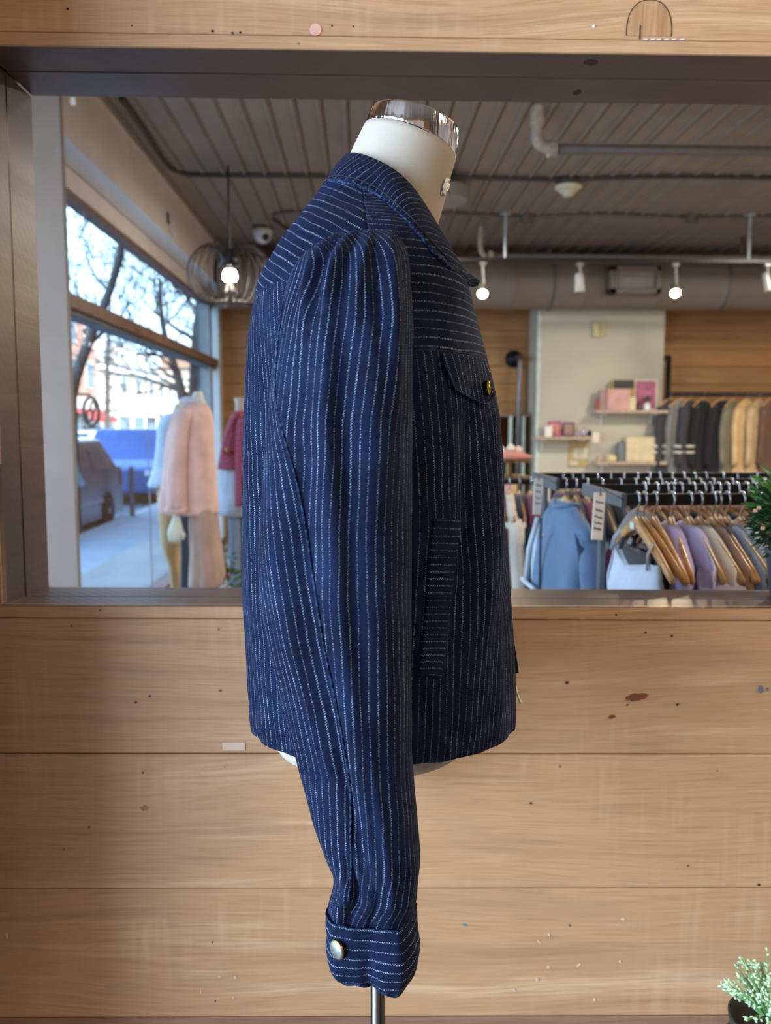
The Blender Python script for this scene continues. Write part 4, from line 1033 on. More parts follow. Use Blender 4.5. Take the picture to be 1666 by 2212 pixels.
# ------------------------------------------------------------------ hangers and garments
HWOOD = wood('hanger_wood', lin('#d7a566'), lin('#b07a40'), lin('#e8c48c'), rough=.35, axis='Y')
HWOOD2 = wood('hanger_wood_dark', lin('#b98348'), lin('#8c5c2c'), lin('#cfa060'), rough=.4, axis='Y')
STEEL = M('hook_steel', '#c3c6cc', .2, metal=1.0, var=.03)
LABELP = M('hanger_label', '#cfe0da', .5, var=.04)
def axes(ang): return Vector((sin(ang), cos(ang), 0)), Vector((cos(ang), -sin(ang), 0))       # along shoulders, across
def hanger(cx, cy, zr, ang, label, mat=None, hw=.205, group=None, notch=False, plate=True, rr=.016, hook_face=1):
    a, b = axes(ang); zt = zr - .040; e = empty('clothes_hanger', label, 'hanger', (cx, cy, zt - .07), group); c = Vector((cx, cy, 0))
    pts, rad = [], []
    for s in np.linspace(-1, 1, 17):
        z = zt - .012 - .082 * abs(s) ** 1.45 + (.006 if abs(s) < .1 else 0)
        pts.append(c + a * (hw * s) + b * (.012 * s * s) + Vector((0, 0, z))); rad.append(.0135 - .004 * abs(s) if abs(s) < .93 else .0085)
    MB().tube(pts, rad, 8, flat=.55).obj('arms', mat or HWOOD, e, smooth=True)
    hk = [Vector((cx, cy, zt - .005)), Vector((cx, cy, zt + .012))]
    # the hook curls over the rail: the rail runs along X, the hook in the plane of the shoulders
    for t in np.linspace(-pi / 2 + .1, pi * 1.02, 12):
        hk.append(Vector((cx, cy, zr)) + Vector((0, 1, 0)) * (rr * cos(t)) + Vector((0, 0, rr * sin(t))))
    MB().tube([Vector((cx, cy, zt - .004)), Vector((cx, cy, zt + .014))] + [Vector((cx, cy, zr - .0)) + Vector((0.0, -rr * 1.0 * cos(t), rr * sin(t))) for t in np.linspace(-1.15, pi * .98, 12)], .0026, 7).obj('hook', STEEL, e, smooth=True)
    if plate:
        q = c - b * .0085 + Vector((0, 0, zt - .014)); m = MB().box((-.0012, -.014, -.007), (.0012, .014, .007), .0006)
        m.xf(Matrix.Translation(q) @ Matrix.Rotation(-ang, 4, 'Z')); m.obj('label_plate', LABELP, e)
    return e
def garment(name, label, cat, cx, cy, zr, ang, mat, hw=.20, length=.62, th=.045, flare=1.1, neck=.055, drop=.02, sleeves=0, slen=.5, smat=None, straps=False, ripple=.012, seed=0, group=None, open_front=False, trim=None, neck_dip=.0, collar=None, zoff=0.0):
    a, b = axes(ang); zt = zr - .050 + zoff; c = Vector((cx, cy, 0)); e = empty(name, label, cat, (cx, cy, zt - length), group)
    def pt(s, t, z): return c + a * s + b * t + Vector((0, 0, z))
    rows = []
    if straps: rows = [(.06, hw * .86, .016), (.10, hw * .92, .022), (.14, hw * 1.0, .03), (.20, hw * 1.04, th * .9)]
    else: rows = [(.0 + neck_dip * 0, neck, .014), (.012, neck + .03, .022), (.035, hw * .66, .03), (.065, hw * .95, .032), (.085, hw * 1.02, .034), (.14, hw * 1.0, th * .85), (.22, hw * .97, th)]
    rows += [(length * .6, hw * (1 + (flare - 1) * .5), th * 1.05), (length * .85, hw * flare * .98, th * 1.1), (length, hw * flare, th * 1.1)]
    R = cr1(rows, 22); rings = []
    for (z, w_, t_) in R:
        ring = []
        for k in range(44):
            q = 2 * pi * k / 44; s, t = sell(w_, t_, q, 2.2)
            f = min(1, z / (length * .5))
            t += ripple * f * noise.noise(Vector((s * 16, seed * 3.1 + (5 if t > 0 else 0), z * 2.5))) * 1.6
            s += .012 * f * noise.noise(Vector((z * 6, seed, 1)))
            dz = neck_dip * math.exp(-(s / (neck * 1.1)) ** 2) * max(0, 1 - z / .1) if not straps else neck_dip * math.exp(-(s / .085) ** 2) * max(0, 1 - (z - .06) / .14)
            ring.append(pt(s, t, zt - z - dz))
        rings.append(ring)
    o = MB().loft(rings, True, True).obj('body', mat, e, smooth=True)
    if straps:
        for sg in (-1, 1):
            for sd in (-1, 1):
                MB().tube([pt(sg * hw * .62, 0, zt - .028), pt(sg * hw * .66, sd * .012, zt - .045), pt(sg * hw * .72, sd * .016, zt - .075)], .005, 6, flat=.35).obj('strap', mat, e, smooth=True)
    if sleeves:
        for sg in (-1, 1):
            sr = []
            for t in np.linspace(0, 1, 10):
                rs = .058 * (1 - t) + .040 * t; cz = zt - .085 - slen * t; cs = sg * (hw * .93 + .035 * min(1, t * 3) + .02 * t)
                sr.append([pt(cs + rs * .8 * cos(q) * (1 + .15 * noise.noise(Vector((cos(q) * 2, t * 6, seed + sg)))), rs * .75 * sin(q) + .022 + .012 * sin(t * 4 + seed), cz + .030 * (1 - t) * (-sg * cos(q))) for q in np.linspace(0, 2 * pi, 15)[:-1]])
            MB().loft(sr).obj('sleeve', smat if (smat and sg > 0) else mat, e, smooth=True)
    if collar:
        MB().tube([pt(.075 * cos(q), .034 * sin(q), zt - .010 + .004 * cos(2 * q)) for q in np.linspace(0, 2 * pi, 20)[:-1]], .008, 7, True).obj('collar', collar, e, smooth=True)
    if open_front:
        MB().tube([pt(.0, -th * 1.15 - .004, zt - z) for z in np.linspace(.05, length, 12)], .004, 5).obj('front_seam', trim or mat, e)
    return e
CL = {k: cloth(k, v) for k, v in dict(white='#cfd8e4', sheer='#c9d6e6', lilac='#b3a9dc', lavender='#c4bfe6', cream='#d8cfbe', brown='#6b4c3c', cocoa='#8a6a58', greyblue='#8292a8', ice='#c5d3d8', black='#17161a', char='#3c3a3e', navy='#27324e',
     blue='#627d9c', maroon='#6c2038', wine='#4a1e2c', oliveg='#7a705c', camel='#cfae7a', sand='#bfa077', grey='#7d7b78', purple='#6a5f9c', pink='#d9a79c', taupe='#a5897a', rose='#a8505c', denim='#8ea2ba', tan='#c8a26c', darkjean='#3d4654', blush='#e0b8ac').items()}
ordn = ['first', 'second', 'third', 'fourth', 'fifth', 'sixth', 'seventh', 'eighth', 'ninth', 'tenth', 'eleventh', 'twelfth', 'thirteenth', 'fourteenth', 'fifteenth', 'sixteenth']

# front double-rail rack
YA, YA2 = 1.70, 1.98
zA = P(1500, 1079, YA).z; xA = P(1345, 1079, YA).x
def rack(name, label, x0, x1, ya, yb, z, th=.012, tagpx=None):
    e = empty(name, label, 'clothes rack', ((x0 + x1) / 2, (ya + yb) / 2, 0))
    for yy in (ya, yb): MB().box((x0, yy - .006, z - th), (x1, yy + .006, z + th), .001).obj('rail', BLACKM, e)
    for xx in (x0, x1 - .012):
        MB().box((xx - .006, ya - .012, z - th * 1.3), (xx + .006, yb + .012, z + th * 1.1), .001).obj('end_bar', DGREY, e)
        for yy in (ya, yb): MB().box((xx - .006, yy - .012, .02), (xx + .006, yy + .012, z - th), .001).obj('post', DGREY, e) if xx > x0 + .1 else None
    MB().box((x0 - .006, (ya + yb) / 2 - .012, .02), (x0 + .006, (ya + yb) / 2 + .012, z - th), .001).obj('post', DGREY, e)
    for xx in (x0, x1 - .012): MB().box((xx - .02, ya - .16, 0), (xx + .02, yb + .16, .022), .003).obj('foot', DGREY, e)
    return e
rack('clothes_rack', 'nearest black double-rail clothes rack with the white sheer top at its left end', xA, 2.1, YA, YA2, zA)
HX = [1377, 1392, 1415, 1452, 1490, 1512, 1541, 1552, 1571, 1603, 1640, 1668, 1700]
specs = [('tank_top', 'sheer white sleeveless top, nearest garment on the front rack', 'top', 'sheer', dict(straps=True, length=.50, flare=1.3, hw=.19, ripple=.012, th=.020, neck_dip=.035)),
 ('knit_top', 'charcoal camisole just behind the sheer white top', 'top', 'char', dict(length=.5, hw=.15, th=.010, ripple=.003, straps=True)),
 ('strap_top', 'black strappy camisole hanging second behind the sheer white top', 'top', 'black', dict(straps=True, length=.45, hw=.17)),
 ('blouse', 'deep lilac blouse hanging left of the lavender satin one', 'blouse', 'lilac', dict(length=.44, hw=.19, ripple=.02)),
 ('blouse', 'shiny lavender satin blouse in the middle of the front rack', 'blouse', 'lavender', dict(length=.52, hw=.20, flare=1.3, ripple=.024, sleeves=1, slen=.2)),
 ('shirt', 'cream shirt hanging right of the lavender satin blouse', 'shirt', 'cream', dict(length=.55, hw=.2)),
 ('sweater', 'brown ribbed sweater right of the cream shirt', 'sweater', 'cocoa', dict(length=.55, hw=.2)),
 ('tank_top', 'black slim top squeezed behind the brown ribbed sweater', 'top', 'black', dict(length=.5, hw=.18, th=.03)),
 ('shirt', 'grey-blue shirt between the black slim top and ice blue one', 'shirt', 'greyblue', dict(length=.55, hw=.2)),
 ('shirt', 'ice blue shirt with a crisp shoulder on the front rack', 'shirt', 'ice', dict(length=.55, hw=.2)),
 ('jacket', 'dark brown jacket on the front rack left of the dark plant pot', 'jacket', 'brown', dict(length=.6, hw=.21, sleeves=1)),
 ('jacket', 'black jacket on the front rack partly hidden by the plant', 'jacket', 'black', dict(length=.6, hw=.2)),
 ('shirt', 'white shirt on the front rack just past the plant', 'shirt', 'white', dict(length=.6, hw=.2))]
for i, (px, sp) in enumerate(zip(HX, specs)):
    x = P(px, 1079, YA).x; ang = [.05, .02, .10, .22, .12, .05, .08, .10, .06, .1, .08, .12, .1][i]; kw = sp[4]
    if kw.get('hw', .2) > .205: kw['hw'] = .2
    hanger(x, YA, zA, ang, 'pale wooden hanger holding the ' + sp[1].split(',')[0].replace(' on the front rack', '').replace('just ', ''), group=None, mat=HWOOD)
    garment(sp[0], sp[1], sp[2], x, YA, zA, ang, CL[sp[3]], seed=i, **kw)
# piping of the white top
# back rail of the front rack
for i, px in enumerate((1392, 1418, 1440, 1452, 1470, 1498, 1520, 1534, 1552, 1570, 1592, 1612, 1630, 1652)):
    x = P(px, 1060, YA2).x; ang = random.uniform(-.1, .15); cn = ['grey', 'char', 'cocoa', 'black', 'wine', 'char', 'brown', 'cream', 'black', 'navy', 'cocoa', 'char', 'brown', 'black'][i]
    cname = {'grey': 'grey', 'char': 'charcoal', 'cocoa': 'light brown', 'black': 'black', 'wine': 'wine red', 'brown': 'brown', 'cream': 'cream', 'navy': 'navy'}[cn]
    hanger(x, YA2, zA, ang, 'wooden hanger, %s from the left on the rear rail of the nearest rack' % ordn[i], mat=HWOOD2, group='hangers on the rear rail of the nearest rack', plate=False)
    garment('top', '%s garment, %s from the left on the rear rail of the nearest rack' % (cname, ordn[i]), 'top', x, YA2 + .0, zA - .004, ang, CL[cn], hw=.17, length=.5, th=.02, seed=20 + i, group='garments on the rear rail of the nearest rack')
# second rack behind
YB1, YB2 = 2.45, 2.75
zB = P(1300, 1045, YB1).z; xB = P(1203, 1045, YB1).x
rack('clothes_rack', 'black double-rail clothes rack behind the nearest one, with the blue jacket', xB, 2.9, YB1, YB2, zB, .015)
hanger(P(1222, 1045, YB1).x, YB1, zB, -.08, 'round-topped wooden hanger holding the blue and cream jacket', hw=.2)
jb = garment('varsity_jacket', 'blue jacket with cream shoulder, white stripe and round snap', 'jacket', P(1222, 1045, YB1).x, YB1, zB, -.08, CL['blue'], smat=CL['ice'], hw=.21, length=.6, th=.06, flare=1.15, sleeves=1, slen=.42, open_front=True, trim=CL['darkjean'], ripple=.02, seed=41, collar=CL['blue'])
cxj = P(1222, 1045, YB1).x; aj, bj = axes(-.08)
for sg, col, z0 in ((1, CL['ice'], .27), (-1, CL['ice'], .29)):
    m = MB().tube([Vector((cxj, YB1, zB - .05 - z0)) + aj * (sg * s) - bj * (.082 - .3 * s * s) for s in np.linspace(.01, .2, 6)], .008, 6); m.obj('chest_stripe', col, jb, smooth=True)
MB().tube([Vector((cxj, YB1, zB - .05)) + aj * (.17) - bj * .03 + Vector((0, 0, -.07)), Vector((cxj, YB1, zB - .05)) + aj * (.16) - bj * .06 + Vector((0, 0, -.17)), Vector((cxj, YB1, zB - .05)) + aj * (.17) - bj * .065 + Vector((0, 0, -.27))], .009, 6).obj('shoulder_stripe', CL['ice'], jb, smooth=True)
MB().lathe(Vector((cxj, YB1, zB - .15)) - bj * .066, [(0, 0), (.009, 0), (.009, .003), (0, .004)], 14, -bj).obj('snap_button', WHITEP, jb)
for i, (px, cn, nm) in enumerate(((1244, 'navy', 'navy jacket right behind the blue and cream jacket'), (1268, 'maroon', 'raspberry red cardigan between the blue jacket and the price strip'), (1300, 'black', 'black top behind the right-hand price strip'), (1340, 'char', 'charcoal garment hanging mid-rail on the second rack'))):
    x = P(px, 1045, YB1).x; hanger(x, YB1, zB, .12, 'wooden hanger holding the ' + nm, mat=HWOOD2)
    garment('cardigan' if cn == 'maroon' else 'top', nm, 'jacket' if i == 0 else ('cardigan' if i == 1 else 'top'), x, YB1, zB, .12, CL[cn], hw=.2, length=.62, th=.05, sleeves=1, slen=.45, seed=50 + i)
for i, px in enumerate((1372, 1398, 1428, 1456, 1486, 1512, 1540, 1580, 1622, 1650)):
    x = P(px, 1045, YB1).x; hanger(x, YB1, zB, random.uniform(-.05, .2), 'wooden hanger, %s from the left past the charcoal garment on the second rack' % ordn[i], mat=HWOOD2, group='hangers on the second rack', plate=False)
    garment('top', 'dark garment, %s from the left past the charcoal one on the second rack' % ordn[i], 'top', x, YB1, zB, .1, CL[['black', 'wine', 'char', 'navy', 'brown'][i % 5]], hw=.19, length=.6, th=.03, seed=70 + i, group='dark garments on the second rack')
for i, px in enumerate((1215, 1236, 1258, 1290, 1318, 1346, 1376, 1402, 1424, 1450, 1476, 1500, 1524, 1560, 1590, 1632)):
    x = P(px, 1032, YB2).x; hanger(x, YB2, zB, random.uniform(-.1, .15), 'wooden hanger, %s from the left on the rear rail of the second rack' % ordn[i], mat=HWOOD2, group='hangers on the rear rail of the second rack', plate=False)
    garment('top', 'dark garment, %s from the left on the rear rail of the second rack' % ordn[i], 'top', x, YB2, zB, .05, CL[['wine', 'black', 'navy', 'char', 'brown'][i % 5]], hw=.18, length=.6, th=.03, seed=90 + i, group='dark garments on the rear rail of the second rack')
# price strips with handwriting
def strip(px0, px1, py0, py1, Y, label, tilt, hang):
    a, b = P(px0, py0, Y), P(px1, py1, Y); e = empty('price_strip', label, 'sign', ((a.x + b.x) / 2, Y, b.z)); m = MB()
    m.box((a.x, Y - .002, b.z), (b.x, Y + .002, a.z), .001)
    R_ = Matrix.Translation(((a.x + b.x) / 2, Y, a.z)) @ Matrix.Rotation(tilt, 4, 'Y') @ Matrix.Translation((-(a.x + b.x) / 2, -Y, -a.z)); m.xf(R_)
    m.obj('card', M('strip_card', '#f2ecdc', .6, var=.04), e)
    MB().tube([R_ @ Vector(((a.x + b.x) / 2, Y - .0045, a.z - .006)), R_ @ Vector(((a.x + b.x) / 2, Y - .002, a.z + .012)), Vector(hang)], .0012, 5).obj('tie', BLACKM, e)
    rng = random.Random(px0); INK = M('strip_ink', '#4c5550', .7); w_ = b.x - a.x
    z = a.z - .018
    while z > b.z + .02:
        pts = [R_ @ Vector((a.x + w_ * (.18 + .64 * t), Y - .0026, z + .004 * sin(t * 23 + px0) * rng.uniform(.3, 1) - .003 * t)) for t in np.linspace(0, 1, 14)]
        MB().tube(pts, .0007, 4).obj('handwriting', INK, e); z -= rng.uniform(.011, .02)
strip(1284, 1306, 1064, 1166, 1.675, 'tall cream handwritten price strip left of the sheer white top', .04, (xA, YA - .012, zA))
strip(1155, 1171, 1034, 1112, 2.4, 'cream handwritten price strip left of the blue jacket', .03, (xB, YB1 - .012, zB))
# third rack at the left: long coats
YC3 = 3.3; zC = P(1130, 1040, YC3).z
rk = empty('clothes_rail', 'dark clothes rail with long coats just right of the striped jacket', 'clothes rack', (P(1120, 1040, YC3).x, YC3, 0))
x0, x1 = P(1015, 1040, YC3).x, P(1196, 1040, YC3).x
MB().tube([(x0, YC3, zC), (x1, YC3, zC)], .012, 8).obj('rail', BLACKM, rk)
for xx in (x0, x1):
    MB().tube([(xx, YC3, .02), (xx, YC3, zC)], .012, 8).obj('post', BLACKM, rk); MB().box((xx - .02, YC3 - .25, 0), (xx + .02, YC3 + .25, .022), .003).obj('foot', BLACKM, rk)
for i, (px, cn, nm, hw_) in enumerate(((1062, 'grey', 'grey coat mostly hidden behind the striped jacket front', .2), (1078, 'wine', 'dark plum coat beside the striped jacket front', .2), (1100, 'cream', 'pale cream long coat beside the striped jacket', .21), (1122, 'black', 'black coat between the cream coat and the maroon one', .2), (1146, 'maroon', 'long maroon coat right of the black coat', .22), (1170, 'wine', 'dark wine coat behind the cream price strip', .2))):
    x = P(px, 1040, YC3).x; hanger(x, YC3, zC, .12, 'wooden hanger holding the ' + nm, mat=HWOOD2)
    garment('coat', nm, 'coat', x, YC3, zC, .12, CL[cn], hw=hw_, length=.95, th=.06, sleeves=1, slen=.6, seed=110 + i, open_front=(cn == 'maroon'), trim=CL['wine'])
# coats on the pipe rail of the back wall
YR = 9.05; zR = P(1500, 852, YR).z
pr = empty('wall_rail', 'black pipe clothes rail fixed to the far plank wall right of the cream panel', 'clothes rack', (P(1550, 852, YR).x, YR, zR))
x0 = P(1442, 852, YR).x
MB().tube([(x0, YR, P(1442, 770, YR).z), (x0, YR, .02)], .028, 10).obj('pipe_post', BLACKM, pr, smooth=True)
MB().tube([(x0, YR, zR), (XR - .3, YR, zR)], .022, 10).obj('pipe_rail', BLACKM, pr, smooth=True)
MB().tube([(XR - .3, YR, zR + .3), (XR - .3, YR, .02)], .028, 10).obj('pipe_post', BLACKM, pr, smooth=True)
MB().tube([(x0, YR, P(1442, 772, YR).z), (x0, YB - .003, P(1442, 772, YR).z)], .026, 10).obj('pipe_arm', BLACKM, pr, smooth=True)
MB().lathe((x0, YB - .02, P(1442, 772, YR).z), [(.07, 0), (.07, .016)], 16, (0, 1, 0)).obj('flange', BLACKM, pr)
coats = [(1449, 'char', 'charcoal coat at the left end of the wall rail', 1), (1474, 'grey', 'grey coat with two pale sleeve stripes on the wall rail', 1), (1492, 'char', 'dark grey striped-sleeve coat behind the grey one', 1), (1520, 'black', 'black coat with pale sleeve bands on the wall rail', 1),
         (1562, 'black', 'plain black blazer in the middle of the wall rail', 1), (1586, 'oliveg', 'olive-grey tweed coat right of the black blazer', 1), (1614, 'camel', 'pale camel coat right of the tweed coat', 1), (1640, 'sand', 'sand coloured coat right of the pale camel coat', 1), (1668, 'brown', 'brown coat at the right edge of the wall rail', 1)]
for i, (px, cn, nm, _) in enumerate(coats):
    x = P(px, 852, YR).x; ang = radians(62) if i != 1 else radians(75); ang = radians([58, 66, 50, 56, 62, 52, 56, 52, 55][i])
    hanger(x, YR, zR, ang, 'orange wooden hanger holding the ' + nm, mat=HWOOD, plate=False, rr=.03, hw=.2)
    e = garment('coat', nm, 'coat', x, YR - .0, zR - .01, ang, CL[cn], hw=.20 if i > 3 else .18, length=.95 if cn != 'oliveg' else .98, th=.07, sleeves=1, slen=.62, seed=130 + i)
    if i in (1, 2, 3, 0):
        a, b = axes(ang)
        for sg in (-1, 1):
            for dz_ in (.50, .565):
                cs = sg * (.18 * .93 + .035 + .015); pc0 = Vector((x, YR, zR - .06 - dz_)) + a * cs
                MB().tube([pc0 + a * (.047 * cos(q)) + b * (.045 * sin(q)) for q in np.linspace(0, 2 * pi, 14)[:-1]], .013, 6, True).obj('sleeve_stripe', CL['cream'], e, smooth=True)
        if i == 1: MB().lathe(Vector((x, YR, zR - .52)) - b * .10 - a * .04, [(0, 0), (.035, 0), (.035, .006), (0, .008)], 12, -b).obj('patch', CL['rose'], e)
# lower shelf-rail behind: black ledge under the coats
# display tower with round top, hats and small garments
YT = 5.0; ct = P(1100, 985, YT); e = empty('display_stand', 'round tiered display stand with pink cloth top behind the jacket front', 'display stand', (ct.x, YT, 0))
PTOP = M('pink_cloth_top', '#a86a5a', .8); BRON = M('bronze_metal', '#6f5a34', .4, metal=.7)
zt = ct.z
MB().lathe((ct.x, YT, 0), [(.2, 0), (.2, .02), (.03, .04), (.02, .1), (.02, zt - .01), (.14, zt), (.14, zt)], 24).obj('column', BRON, e, smooth=False)
MB().lathe((ct.x, YT, zt), [(.12, -.02), (.145, -.008), (.14, 0), (.08, .022), (.02, .034), (0, .036)], 30).obj('cloth_top', PTOP, e, smooth=True)
for dz_ in (-.028, -.125): MB().tube([(ct.x + .125 * cos(a), YT + .125 * sin(a), zt + dz_) for a in np.linspace(0, 2 * pi, 30)[:-1]], .006, 6, True).obj('ring', BRON, e, smooth=True)
for i, (px, cn, nm) in enumerate(((1083, 'cream', 'small cream scarf hanging from the round display stand'), (1099, 'pink', 'pink striped scarf hanging from the round display stand'), (1113, 'tan', 'golden scarf hanging from the round display stand'), (1124, 'black', 'black scarf hanging from the round display stand'))):
    q = P(px, 1030, YT - .10); rings = []
    for t in np.linspace(0, 1, 8):
        rings.append([Vector((q.x + .018 * (1 + .3 * t) * cos(s) + .004 * sin(t * 7 + i), YT - .10 + .012 * sin(s), zt - .125 - .26 * t)) for s in np.linspace(0, 2 * pi, 11)[:-1]])
    tag(MB().loft(rings).obj('scarf', CL[cn], None, smooth=True), nm, 'scarf', 'scarves on the round stand')
for i, (px, r, col, nm) in enumerate(((1086, .022, '#e0d6bb', 'leftmost small cream ornament on the pink display top'), (1104, .028, '#d8c9b8', 'middle pale ornament on the pink display top'), (1120, .026, '#d9b9a8', 'rightmost blush ornament on the pink display top'))):
    q = P(px, 968, YT); tag(MB().lathe((q.x, YT, zt + .026 + (.006 if i == 1 else -.004)), [(0, 0), (r * .9, .002), (r, r * .5), (r * .6, r * 1.1), (r * .2, r * 1.5), (0, r * 1.55)], 14).obj('ornament', M('orn%d' % i, col, .6), None, smooth=True), nm, 'ornament', 'ornaments on the pink display top')
# leaning mirror and wall pipe on the left plank section
ym = 9.35; a, b = P(1050, 896, ym), P(1141, 1150, ym); e = empty('tall_mirror', 'tall dark mirror with pale frame leaning on the planks left of the cream panel', 'mirror', ((a.x + b.x) / 2, ym, 0))
MB().box((a.x, ym, .03), (b.x, ym + .03, a.z - .02), .003).obj('mirror_glass', M('mirror_glass', '#5b4a3a', .06, metal=1.0, var=.02), e)
for xx in (a.x - .02, P(1103, 900, ym).x, P(1131, 900, ym).x): MB().box((xx - .018, ym - .02, 0), (xx + .018, ym + .02, a.z), .004).obj('frame', M('pale_green_trim', '#c6d0c4', .5), e)
MB().box((a.x - .03, ym - .02, a.z - .02), (b.x, ym + .02, a.z + .015), .004).obj('frame', W_DARK, e)
yp = 9.2; q = P(1124, 770, yp); e = empty('wall_pipe', 'grey steel pipe bracket dropping from a flange left of the cream panel', 'pipe', tuple(q))
MB().tube([(q.x, YB - .003, q.z), (q.x, yp + .05, q.z), (q.x, yp + .015, q.z - .01), (q.x, yp, q.z - .05), (q.x - .02, yp, .02)], .026, 12).obj('pipe', M('steel_pipe', '#6d6c6c', .35, metal=.7), e, smooth=True)
MB().lathe((q.x - .0, YB - .03, q.z), [(.04, -.06), (.05, -.02), (.10, 0), (.10, .024)], 20, (0, 1, 0)).obj('flange', BLACKM, e, smooth=True)

# ------------------------------------------------------------------ shelves on the cream panel and what stands on them
MARB = M('shelf_board', '#b79f88', .5, var=.25, scale=40)
ys0, ys1 = YP - .22, YP - .001
def zpy(py, Y=YP - .2): return P(1300, py, Y).z
def shelf(px0, px1, py, label):
    z = zpy(py); x0, x1 = P(px0, py, YP - .12).x, P(px1, py, YP - .12).x; e = empty('wall_shelf', label, 'shelf', ((x0 + x1) / 2, YP - .11, z - .04))
    MB().box((x0, ys0, z - .035), (x1, ys1, z), .004).obj('board', MARB, e)
    for xx in (x0 + .12, x1 - .12):
        MB().box((xx - .012, ys0 + .04, z - .05), (xx + .012, ys1, z - .036)).obj('bracket', WHITEP, e); MB().box((xx - .012, ys1 - .014, z - .15), (xx + .012, ys1, z - .05)).obj('bracket', WHITEP, e)
    return z
z1 = shelf(1282, 1438, 886, 'upper right shelf on the cream panel'); z2_ = shelf(1152, 1284, 943, 'left shelf on the cream panel'); z3 = shelf(1284, 1434, 997, 'lowest right shelf on the cream panel')
def item(name, label, cat, px0, px1, pytop, zb, col, depth=.06, dy=.0, shape='box', extra=None, group=None, rough=.6):
    Y = YP - .12 + dy; x0, x1 = P(px0, pytop, Y).x, P(px1, pytop, Y).x; zt_ = P((px0 + px1) / 2, pytop, Y).z; e = empty(name, label, cat, ((x0 + x1) / 2, Y, zb), group); m_ = M(name + col, col, rough)
    if shape == 'box': MB().box((x0, Y - depth / 2, zb), (x1, Y + depth / 2, zt_), .004).obj('box', m_, e)
    elif shape == 'frame':
        MB().box((x0, Y - .012, zb), (x1, Y + .012, zt_), .003).obj('frame', m_, e); MB().box((x0 + .02, Y - .016, zb + .02), (x1 - .02, Y - .011, zt_ - .02)).obj('picture', M(name + 'pic' + str(extra), extra, .5, var=.4, scale=30), e)
    elif shape == 'jar':
        r = (x1 - x0) / 2; MB().lathe(((x0 + x1) / 2, Y, zb), [(0, 0), (r * .9, 0), (r, .01), (r, (zt_ - zb) * .8), (r * .5, (zt_ - zb) * .95), (r * .5, zt_ - zb), (0, zt_ - zb)], 18).obj('jar', m_, e, smooth=True)
    if extra and shape == 'box': MB().box((x0 + .002, Y - depth / 2 - .003, zb + (zt_ - zb) * .72), (x1 - .002, Y - depth / 2 + .004, zt_ + .002)).obj('lid', M(name + 'lid' + extra, extra, .4), e)
    return e
item('gift_box', 'gold and black gift box standing at the back of the upper right shelf', 'box', 1322, 1367, 822, z1, '#c59a45', .10, .05, extra='#2b2420', rough=.35)
item('gift_box', 'large dusty pink box in front of the gold one on the upper right shelf', 'box', 1312, 1360, 840, z1, '#cf9c90', .06, -.04)
item('book', 'pink-grey book leaning left of the dusty pink box', 'book', 1295, 1311, 842, z1, '#a8867e', .08, .0)
item('picture_card', 'magenta and cream card at the right end of the upper right shelf', 'card', 1370, 1421, 819, z1, '#d8c9b0', .02, .06, 'frame', '#a85c78')
item('candle_box', 'small cream box right of the dusty pink box', 'box', 1359, 1373, 858, z1, '#e0cfa6', .05, -.04)
item('ornament_jar', 'tiny red and green ornament at the left end of the upper right shelf', 'ornament', 1286, 1297, 862, z1, '#a8523c', shape='jar')
item('trinket_bowl', 'small dark red trinket bowl left of the white plant pot', 'bowl', 1376, 1390, 868, z1, '#6e3a48', dy=-.04, shape='jar')
ep = item('shelf_plant', 'tiny green plant in a white pot on the upper right shelf', 'plant', 1391, 1405, 870, z1, '#e6e4dc', dy=-.06, shape='jar')
LEAFG = M('leaf_green', '#4c6a35', .6, var=.3)
q = P(1398, 868, YP - .18); m = MB(); rg = random.Random(3)
for k in range(26):
    d = Vector((rg.uniform(-1, 1), rg.uniform(-1, 1), rg.uniform(.1, 1))).normalized(); b0 = q + d * .02; t0 = q + d * rg.uniform(.05, .1); s_ = d.cross(Vector((0, .3, 1))).normalized() * .012
    m.add([b0, b0.lerp(t0, .5) + s_, t0, b0.lerp(t0, .5) - s_], [(0, 1, 2, 3)])
o = m.obj('leaves', LEAFG, ep); o['kind'] = 'stuff'
item('greeting_card', 'white card leaning at the left of the left shelf', 'card', 1178, 1193, 920, z2_, '#efe3d6', .02, -.07)
item('picture_card', 'magenta and rose box-card on the left shelf', 'card', 1184, 1213, 910, z2_, '#a34a72', .03, .0, 'frame', '#c77e72')
item('picture_card', 'purple-brown picture card in the middle of the left shelf', 'card', 1216, 1241, 912, z2_, '#6c4a5c', .03, .0, 'frame', '#a07a6c')
for i, (px, r, col, nm) in enumerate(((1248, .024, '#d8b4c8', 'pale lilac glass bauble on the left shelf'), (1262, .040, '#cbb8c4', 'largest pink and silver bauble on the left shelf'), (1274, .030, '#2c3350', 'dark blue bauble at the right end of the left shelf'))):
    q = P(px, 935, YP - .14); tag(MB().lathe((q.x, q.y, z2_), [(0, 0), (r * .6, r * .15), (r, r), (r * .75, r * 1.7), (r * .2, r * 2.05), (r * .15, r * 2.3), (0, r * 2.3)], 16).obj('bauble', M('bauble%d' % i, col, .15, metal=.4), None, smooth=True), nm, 'ornament')
q = P(1287, 950, YP - .23); tag(MB().box((q.x - .035, YP - .235, P(1287, 956, YP - .23).z), (q.x + .035, YP - .231, P(1287, 934, YP - .23).z), .001).obj('swing_tag', M('swing_tag', '#e3d3b8', .6), None), 'small cream tag hanging between the left and right shelves', 'tag')
e = empty('framed_print', 'beige framed notice hanging under the left shelf', 'picture', (P(1250, 990, YP).x, YP - .01, P(1250, 1008, YP).z)); a, b = P(1229, 952, YP - .02), P(1270, 1009, YP - .02)
MB().box((a.x, YP - .02, b.z), (b.x, YP - .001, a.z), .003).obj('frame', M('notice_frame', '#b59d6d', .6), e)
